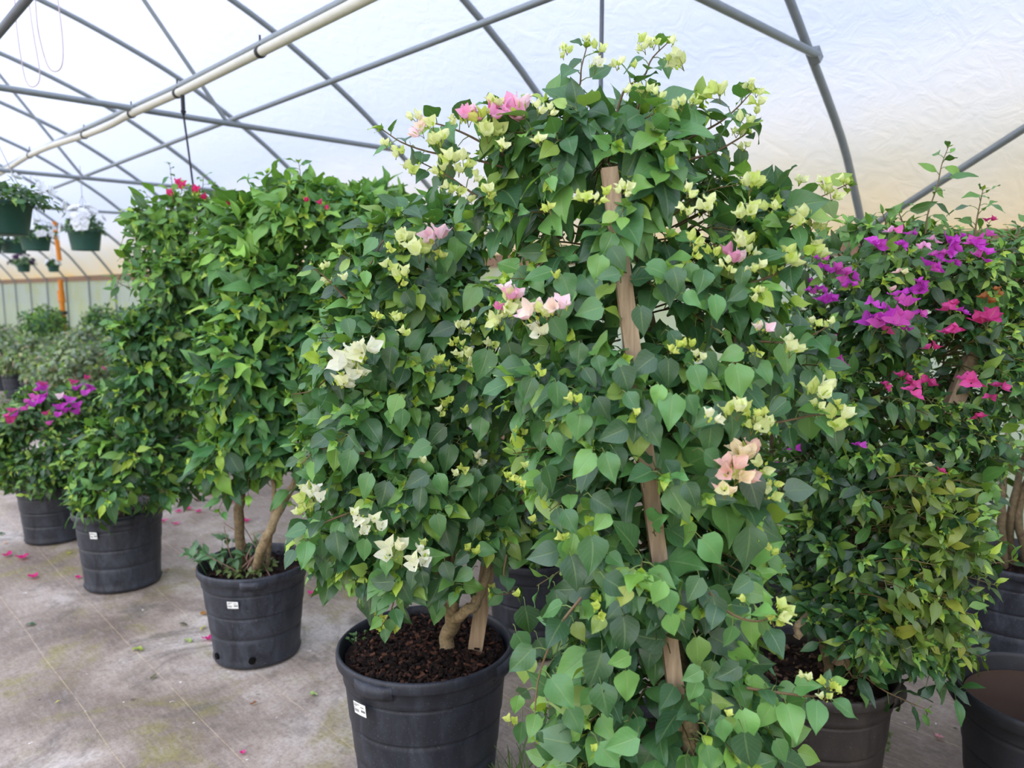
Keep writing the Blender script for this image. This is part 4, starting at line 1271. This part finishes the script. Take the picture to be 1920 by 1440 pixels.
plF.leaf_len = .052
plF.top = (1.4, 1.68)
b0 = np.array([fx - .03, fy - .04, fh - .05])
trunk(F6, [P(1494, 1200, 1.93), P(1500, 1170, 1.93), P(1525, 1140, 1.95), P(1560, 1050, 2.05), P(1600, 800, 2.1)], [.0095, .009, .0085, .008, .005], 'bark')
trunk(F6, [b0 + np.array([.05, .03, 0]), P(1555, 1130, 2.0), P(1640, 950, 2.1), P(1730, 700, 2.15), P(1760, 520, 2.15)], [.014, .013, .011, .008, .005], 'bark_dark')
branches(F6, P(1580, 1080, 2.04), plF, [3, 6, 7, 8, 9, 10, 11, 13], .008, 'bark_dark')
branches(F6, P(1700, 780, 2.14), plF, [0, 1, 2, 4, 5], .006, 'bark_dark')
plF.fill(640, 10, back=.4)
plF.fill(120, 9, back=.5, length=.9, tip=False)
pal0 = plF.pal
plF.pal = 'olive'  # yellower leaf colour painted on the side-lit right flank
for k in range(46):
    x, y = rng.uniform(1690, 1830), rng.uniform(880, 1240)
    if x > 1840 - max(0, (y - 1000) * .12):
        continue
    c = plF.hit(x, y, .02, 2.1)
    plF.sprig(c + np.array([-.1, .06, -.02]), c + np.array([rng.uniform(0, .06), -.03, rng.uniform(-.05, .03)]), 8, .05, 1.05)
plF.pal = pal0
for xs, n_ in (([(1735, 440), (1740, 400), (1757, 350), (1766, 308), (1778, 276)], 13), ([(1826, 450), (1832, 410), (1838, 380), (1843, 356)], 10), ([(1600, 450), (1592, 425), (1587, 420)], 6), ([(1670, 450), (1660, 415), (1655, 400)], 7), ([(1700, 440), (1690, 410), (1685, 398)], 7), ([(1640, 470), (1615, 450), (1600, 440)], 7), ([(1900, 460), (1912, 430), (1925, 425)], 7),
               ([(1560, 520), (1520, 500), (1500, 495)], 7), ([(1560, 600), (1510, 575), (1490, 560)], 7)):
    shoot(plF, F6, xs, 2.05, 2.05, n_, 1.0, .0026)
for xs in ([(1600, 1250), (1650, 1290), (1690, 1310), (1735, 1330)], [(1640, 1200), (1720, 1250), (1780, 1290), (1800, 1300)], [(1700, 1130), (1760, 1180), (1800, 1210), (1830, 1200)], [(1740, 1000), (1800, 1040), (1860, 1055), (1900, 1050)], [(1580, 1230), (1600, 1270), (1625, 1262)], [(1760, 900), (1830, 900), (1870, 880)]):
    shoot(plF, F6, xs, 1.95, 1.92, 9, 1.15, .0026)
plF.finish([M['leaf_small'], M['stem']], F6, droop=.3)
clusters(plF, [(780, 12, 66), (790, 70, 62), (865, 75, 92), (940, 110, 92), (720, 135, 42), (725, 185, 52), (815, 235, 95), (790, 175, 62), (945, 150, 60), (1070, 262, 64), (1075, 370, 135), (1200, 350, 150), (1150, 292, 64), (1260, 255, 95), (1225, 200, 74), (1335, 315, 74), (1330, 180, 95), (1345, 140, 60), (1420, 42, 95), (1230, 80, 62, PEACH), (1180, 180, 44, PEACH), (1150, 412, 64, ROSE), (1255, 412, 54), (830, 450, 66),
               (1500, 275, 95, ROSE), (1575, 305, 62), (1715, 340, 130, ROSE), (1520, 415, 92, ROSE), (1400, 515, 74, ROSE), (1250, 670, 74, ROSE), (1300, 712, 64, ROSE), (1300, 760, 84, ROSE), (1380, 705, 84, ROSE), (1630, 690, 110, ROSE), (1795, 720, 84, ROSE), (1150, 725, 54, ROSE), (1730, 790, 54, ROSE), (1660, 900, 64, ROSE), (1775, 195, 54, [(178, 112, 66)]), (1710, 240, 74, [(160, 96, 52)]), (890, 580, 64), (800, 600, 54),
               (1000, 1060, 54), (630, 1080, 52), (1390, 1165, 42, PEACH), (1450, 1210, 44, ROSE), (1530, 22, 64), (1720, 15, 44)], 1280, 480, 3, MAG, F6, -.05, .75, default=2.0, green=False)
clusters(plF, [(1110, 1355, 95), (1190, 1290, 74, HOT), (1290, 1305, 54), (1240, 1370, 64), (1520, 1370, 110), (1490, 1418, 64), (1650, 1360, 95), (1700, 1310, 84), (1695, 1410, 84), (1560, 1330, 54), (1730, 1225, 54, ROSE), (1420, 1335, 54, HOT), (1360, 1375, 62, HOT), (1430, 1430, 64)], 1280, 0, 3, MAG, F6, -.05, .75, default=2.0, green=False)

# ================================================================== far right: pot with leggy plant, empty pot, plants behind
g = PG(1905, 1040, .40)
G7 = thing('potted_bougainvillea', 'leggy sparse plant in big dusty pot at the right edge behind the empty pot', 'potted plant', (g[0], g[1], 0), 'bougainvillea shrubs in black nursery pots')
pot(G7, g[0], g[1], .24, .40, .2, 'pot_dusty', chips=80, handles=(-1.8,), soil=.07, rim=.03)
plG = Plant([(1900, 890, 60, 60, 2.95, .2), (1960, 820, 90, 120, 3.0, .3), (1900, 990, 50, 40, 2.9, .18), (1990, 640, 110, 150, 3.05, .3)], 'ovate', 'olive', .09, .5, rows=6, cols=3)
plG.leaf_len = .09
for s_ in ((-.03, .02), (.05, -.02), (.02, .06)):
    trunk(G7, [np.array([g[0] + s_[0], g[1] + s_[1], .33]), P(1890 + s_[0] * 400, 950, 2.95), P(1920 + s_[0] * 900, 800, 3.0), P(1985, 640, 3.05)], [.018, .014, .01, .005], 'bark_dark')
plG.fill(45, 8, back=.6)
plG.finish([M['leaf_large'], M['stem']], G7, droop=.3)

h = PG(1968, 1295, .40)
H8 = thing('empty_plant_pot', 'empty black pot with muddy brown inside at the bottom right corner', 'plant pot', (h[0], h[1], 0))
pot(H8, h[0], h[1], .222, .40, .175, 'pot_clean', handles=(2.9,), empty=True, rim=.036)

def back_shrub(n_, u_, hgt, rx, rt, ph, label, pal='ovate', count=110, leaf=.075, shape='ovate', bl=None):
    p = G(n_, u_, 0)
    t = thing('potted_bougainvillea', label, 'potted plant', p, 'bougainvillea shrubs in black nursery pots')
    pot(t, p[0], p[1], rt, ph, rt * .82, 'pot', chips=0, soil=.05)
    pl = Plant([(960, 700, 10, 10, 2, .1)], shape, pal, leaf, .52, rows=6, cols=3)
    pl.leaf_len = leaf
    pl.c = np.array([p + np.array([0, 0, ph + (hgt - ph) * f]) for f in (.25, .5, .78)])
    pl.r = np.array([(rx * k, rx * k, (hgt - ph) * .28) for k in (.9, 1, .85)])
    trunk(t, [p + np.array([0, 0, ph - .05]), pl.c[0], pl.c[2]], [.018, .014, .006], 'bark_dark')
    branches(t, pl.c[0], pl, [1, 2], .008, 'bark_dark')
    pl.fill(count, 9, back=1)
    pl.finish([M['leaf_large'], M['stem']], t, droop=.3)
    return t, pl
t, pl = back_shrub(2.1, 2.05, 1.25, .34, .2, .4, 'dark potted shrub half hidden behind the two front shrubs', count=150)
t, pl = back_shrub(2.85, 1.42, 1.15, .36, .2, .4, 'dark shrub with few magenta bracts glimpsed between the tallest and the bushy right shrub', 'small', 210, .055)
clusters(pl, [(1440, 805, 14), (1468, 738, 16), (1486, 840, 12), (1455, 870, 16), (1447, 880, 12), (1460, 945, 16), (1532, 930, 12), (1445, 660, 12), (1458, 970, 14)], 0, 0, 1, MAG, t, -.04, .7, default=3.0, green=False)
q = PG(375, 885, 0)
t, pl = back_shrub(q @ NX, q @ UX, 1.5, .38, .24, .4, 'shrub whose dark pot shows low between the two tall green shrubs', count=90, leaf=.1)

# ================================================================== the blurred mass of shrubs far left
protos = []
def mass_shrub(label, group, pal, hgt, rx, count):
    t = thing('background_shrub', label, 'potted plant', (0, 0, 0), group)
    pot(t, 0, 0, .17, .32, .14, 'pot', seg=24, soil=.04)
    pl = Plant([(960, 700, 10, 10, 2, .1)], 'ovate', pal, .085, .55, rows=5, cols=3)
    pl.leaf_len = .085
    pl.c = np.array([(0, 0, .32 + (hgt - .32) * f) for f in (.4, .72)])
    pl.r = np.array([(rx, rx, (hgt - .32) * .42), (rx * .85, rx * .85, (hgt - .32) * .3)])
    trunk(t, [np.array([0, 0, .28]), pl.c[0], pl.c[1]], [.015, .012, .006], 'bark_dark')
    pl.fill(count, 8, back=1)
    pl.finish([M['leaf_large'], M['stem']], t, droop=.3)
    return t
def copy_tree(o, parent=None):
    c = o.copy()
    COL.objects.link(c)
    if parent is not None:
        c.parent = parent
    for ch in list(o.children):
        copy_tree(ch, c)
    return c
GRP = 'blurred shrubs along the far side wall'
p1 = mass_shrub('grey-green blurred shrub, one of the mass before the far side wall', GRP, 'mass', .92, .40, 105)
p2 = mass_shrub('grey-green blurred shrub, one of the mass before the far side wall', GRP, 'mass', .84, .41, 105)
p3 = mass_shrub('bright yellow-green blurred shrub at the left edge of the mass', 'light green shrubs at the left edge', 'ovate', 1.15, .41, 110)
spots = []
for n_ in (2.2, 3.1, 4.0):
    for u_ in np.arange(7.2, 15.5, .98):
        if n_ < 2.5 and u_ < 8.8:
            continue
        spots.append((n_ + rng.uniform(-.1, .1), u_ + rng.uniform(-.1, .1)))
used = {0: 0, 1: 0, 2: 0}
for i, (n_, u_) in enumerate(spots):
    p = G(n_, u_, 0)
    x = 960 + FPX * p[0] / p[1]
    k = 2 if (n_ > 2.8 and u_ > 13.2) else i % 2
    src = (p1, p2, p3)[k]
    o = src if used[k] == 0 else copy_tree(src)
    used[k] += 1
    o.location = p
    o.rotation_euler = (0, 0, rng.random() * 6.28)
    s_ = rng.uniform(.92, 1.06) * (1.0 if k != 2 else 1.02)
    o.scale = (s_, s_, s_)

# ================================================================== hanging baskets
def basket(label, c, rt, h_, flower, hang, nfl, pal='ovate', cols=((246, 247, 250),), r_pl=1.25, ph=.16):
    c = np.asarray(c, float)
    t = thing('hanging_basket', label, 'hanging basket', c, 'green hanging baskets')
    mb = MB()
    lathe(mb, [(.001, 0), (rt * .78, 0), (rt * .8, .006), (rt * .95, h_ - .02), (rt * 1.0, h_ - .018), (rt * 1.0, h_), (rt * .955, h_), (rt * .93, h_ - .03), (rt * .77, .01), (.001, .012)], 32, c)
    mb.build('basket', M['pot_green'], t)
    mb = MB()
    lathe(mb, [(.001, h_ - .022), (rt * .93, h_ - .03)], 20, c)
    mb.build('soil', M['soil'], t)
    top = np.array([c[0], c[1], hang])
    mb = MB()
    for a in (0, 2.1, 4.2):
        tube(mb, [c + np.array([math.cos(a) * rt * .97, math.sin(a) * rt * .97, h_ - .01]), c + np.array([0, 0, h_ + .33])], .0022, 4)
    tube(mb, [c + np.array([0, 0, h_ + .33]), top], .0035, 5)
    mb.build('hanger', M['wire'], t)
    mb = MB()
    n = 420
    d = norm(rng.normal(size=(n, 3))); d[:, 2] = np.abs(d[:, 2]) * .9 - .12
    p = c + np.array([0, 0, h_]) + d * np.array([rt * r_pl, rt * r_pl, ph]) * (.5 + .5 * rng.random((n, 1)))
    leaves(mb, p, d + rng.normal(0, .5, (n, 3)) + np.array([0, 0, -.3]), d + np.array([0, 0, .6]), .045 * (.7 + .6 * rng.random(n)), .026, pick(pal, n), 'ovate', .3, .2, .05, 5, 3)
    mb.build('foliage', [M['leaf_small'], M['stem']], t)
    for k in range(nfl):
        a = rng.random() * 6.28; e = rng.uniform(-.05, 1.0)
        d = np.array([math.cos(a) * math.sqrt(1 - e * e), math.sin(a) * math.sqrt(1 - e * e), e])
        if d[1] > .5:
            d[1] *= -1
        q = c + np.array([0, 0, h_]) + d * np.array([rt * r_pl * 1.05, rt * r_pl * 1.05, ph * 1.1])
        mb = MB()
        hh = norm(np.cross(d, [.1, .2, 1])); vv = np.cross(hh, d)
        cc = np.array(lin(cols[int(rng.integers(len(cols)))]))
        for m_ in range(2):
            for j in range(5):
                b = j * 1.2566 + m_ * .6
                o = hh * math.cos(b) + vv * math.sin(b)
                leaves(mb, q, o + d * (.35 + .4 * m_), d - o * .4, flower * .5, flower * .5, cc, 'heart', .1, -.1, .06, 5, 3)
        mb.build('blossom', [M['bract'], M['stem']], t)
    return t
def bk(x, yb, d):
    return P(x, yb, d)
basket('nearest hanging basket, white flowers over dark foliage, cut by the left edge', P(0, 440, 3.55), .148, .15, .07, 2.63, 24, pal='small', r_pl=1.75, ph=.12)
basket('white-flowered hanging basket second from the left edge, partly behind the nearest', P(68, 470, 7.8), .15, .15, .09, 2.63, 22)
basket('white-flowered hanging basket hanging free beside the orange post', P(161, 470, 7.2), .152, .19, .09, 2.63, 34, r_pl=1.2, ph=.22)
basket('small flowerless hanging basket below the nearest one', P(27, 475, 9.0), .15, .15, .05, 2.63, 3, r_pl=.95, ph=.06)
basket('flowerless hanging basket cut by the left edge, below the nearest one', P(-16, 475, 8.7), .12, .15, .05, 2.63, 0, r_pl=.95, ph=.05)
basket('small far hanging basket with trailing dark purple flowers', P(45, 510, 15.0), .125, .17, .1, 3.0, 16, cols=((96, 56, 104), (80, 48, 90)), r_pl=1.9, ph=.16)
basket('smallest far hanging basket with white flowers beside the purple one', P(101, 510, 15.0), .11, .15, .1, 2.9, 10, r_pl=1.1, ph=.12)

# ================================================================== fallen bracts and leaves on the floor
def fallen_bract(x, y, s, cols, label, group='fallen bracts on the floor'):
    q = PG(x, y, .004)
    mb = MB()
    a0 = rng.random() * 6.28
    dep = (q - CORG) @ CFWD
    L = s * dep / FPX * .62
    for j in range(3):
        a = a0 + j * 2.094 + rng.normal(0, .2)
        o = np.array([math.cos(a), math.sin(a), .22])
        leaves(mb, q + np.array([0, 0, .003]), o, np.array([0, 0, 1.0]) - o * .3, L, L * .85, np.array(lin(cols[int(rng.integers(len(cols)))])), 'bract', -.15, .25, .08, 6, 3)
    tag(mb.build('fallen_bract', [M['bract'], M['stem']]), label, 'fallen bract', group)
def fallen_leaf(x, y, s, col, label, group='fallen leaves on the floor'):
    q = PG(x, y, .004)
    dep = (q - CORG) @ CFWD
    a = rng.random() * 6.28
    L = s * dep / FPX
    d = np.array([math.cos(a), math.sin(a), .08])
    mb = MB()
    leaves(mb, q - d * L * .5 + np.array([0, 0, .006]), d, (rng.normal(0, .15), rng.normal(0, .15), 1), L, L * .6, np.array(lin(col)), 'ovate', .12, .25, .1, 7, 5)
    tag(mb.build('fallen_leaf', [M['leaf'], M['stem']]), label, 'fallen leaf', group)
FH = [(222, 40, 136), (236, 66, 156)]
for a in ((15, 1042, 20, 'pink fallen bract nearest the left edge, one of a pair'), (42, 1047, 22, 'pink fallen bract, right one of the pair near the left edge'), (63, 1083, 20, 'pink fallen bract alone on open floor below the pair'), (147, 1084, 14, 'pink fallen bract touching the base of the labelled pot with hidden rim'),
          (307, 978, 15, 'pink fallen bract just right of the rim of the leaf-hidden pot'), (330, 983, 14, 'pink fallen bract beside another, right of the leaf-hidden pot'), (391, 1199, 20, 'pink fallen bract by the base of the pot with leaning trunk'), (583, 1114, 15, 'pink fallen bract right of the pot with leaning trunk'),
          (455, 1413, 12, 'tiny dark pink fallen bract on a pale stripe, bottom of the floor')):
    fallen_bract(*a[:3], FH, a[3])
fallen_bract(1760, 1383, 16, [(226, 160, 170)], 'pale pink fallen bract between the right shrub and the empty pot')
for k, (x, y) in enumerate(((345, 912), (362, 905), (380, 903), (396, 927), (375, 938), (352, 955), (403, 942), (436, 941), (420, 905), (335, 960), (462, 978), (372, 960))):
    fallen_bract(x, y, rng.uniform(12, 17), FH, 'pink fallen bract among those scattered behind the two left pots', 'fallen bracts behind the pots')
for a in ((58, 1172, 19, (50, 92, 60), 'dark green fallen leaf on the pale floor at left'), (260, 1218, 22, (166, 184, 80), 'yellow-green fallen leaf on a stripe, middle of the floor'), (353, 1202, 18, (176, 200, 110), 'pale green fallen leaf left of the pot with leaning trunk'), (588, 1303, 16, (168, 194, 112), 'pale green fallen leaf beside the big front pot'),
          (475, 1321, 13, (150, 84, 54), 'brown fallen leaf between the front pot and open floor'), (386, 1151, 20, (180, 120, 50), 'orange-brown fallen leaf left of the pot with leaning trunk'), (380, 1178, 15, (206, 200, 100), 'yellow fallen leaf above the pink bract by the leaning-trunk pot'), (108, 1318, 9, (216, 206, 80), 'small yellow fallen leaf on the open floor at left'),
          (4, 1001, 14, (44, 84, 54), 'dark green fallen leaf cut by the left edge'), (10, 1018, 12, (222, 150, 120), 'peach fallen leaf above the pink pair at left'), (366, 1068, 10, (220, 180, 60), 'small yellow fallen leaf right of the leaf-hidden pot'), (312, 1070, 10, (170, 120, 96), 'small brown fallen leaf right of the leaf-hidden pot'),
          (345, 1172, 20, (90, 84, 74), 'dry dark fallen leaf left of the orange-brown one'), (287, 1271, 16, (112, 104, 78), 'dry curled leaf on the algae patch in the middle of the floor'), (130, 1037, 14, (190, 190, 90), 'yellow-green fallen leaf behind the pink pair'), (1790, 1368, 9, (60, 50, 44), 'dark dry fragment on the floor before the empty pot'),
          (1560, 1345, 8, (120, 150, 90), 'small green fallen leaf by the right shrub pot')):
    fallen_leaf(*a)
def floor_weed(x, y, n, size, label, tint, spread=.04):
    c = PG(x, y, 0)
    t = thing('weed', label, 'weed', c)
    weed(t, c, n, size, 'leaves', spread, tint)
    return t
def grass(x, y, label, n=26, hgt=.16):
    c = PG(x, y, 0)
    t = thing('weed', label, 'weed', c)
    mb = MB()
    for k in range(n):
        b = c + np.array([rng.normal(0, .03), rng.normal(0, .02), 0])
        b[2] = 0
        d = norm(np.array([rng.normal(0, .35), rng.normal(0, .3), 1]))
        leaves(mb, b, d, np.array([rng.normal(), rng.normal(), .3]), hgt * rng.uniform(.5, 1.2), .006, np.array(lin(110, 140, 80)) * rng.uniform(.8, 1.2), 'lance', .5, .2, .02, 7, 3)
    mb.build('blades', [M['leaf'], M['stem']], t)
grass(975, 1500, 'tuft of thin grass beside the right foot of the big front pot', 34, .2)
floor_weed(242, 1098, 7, .03, 'tiny weed with dry twig by the foot of the leaf-hidden pot', (80, 104, 60), .02)
floor_weed(1640, 1400, 22, .035, 'low mossy weed at the foot of the right shrub pot', (96, 110, 60), .06)
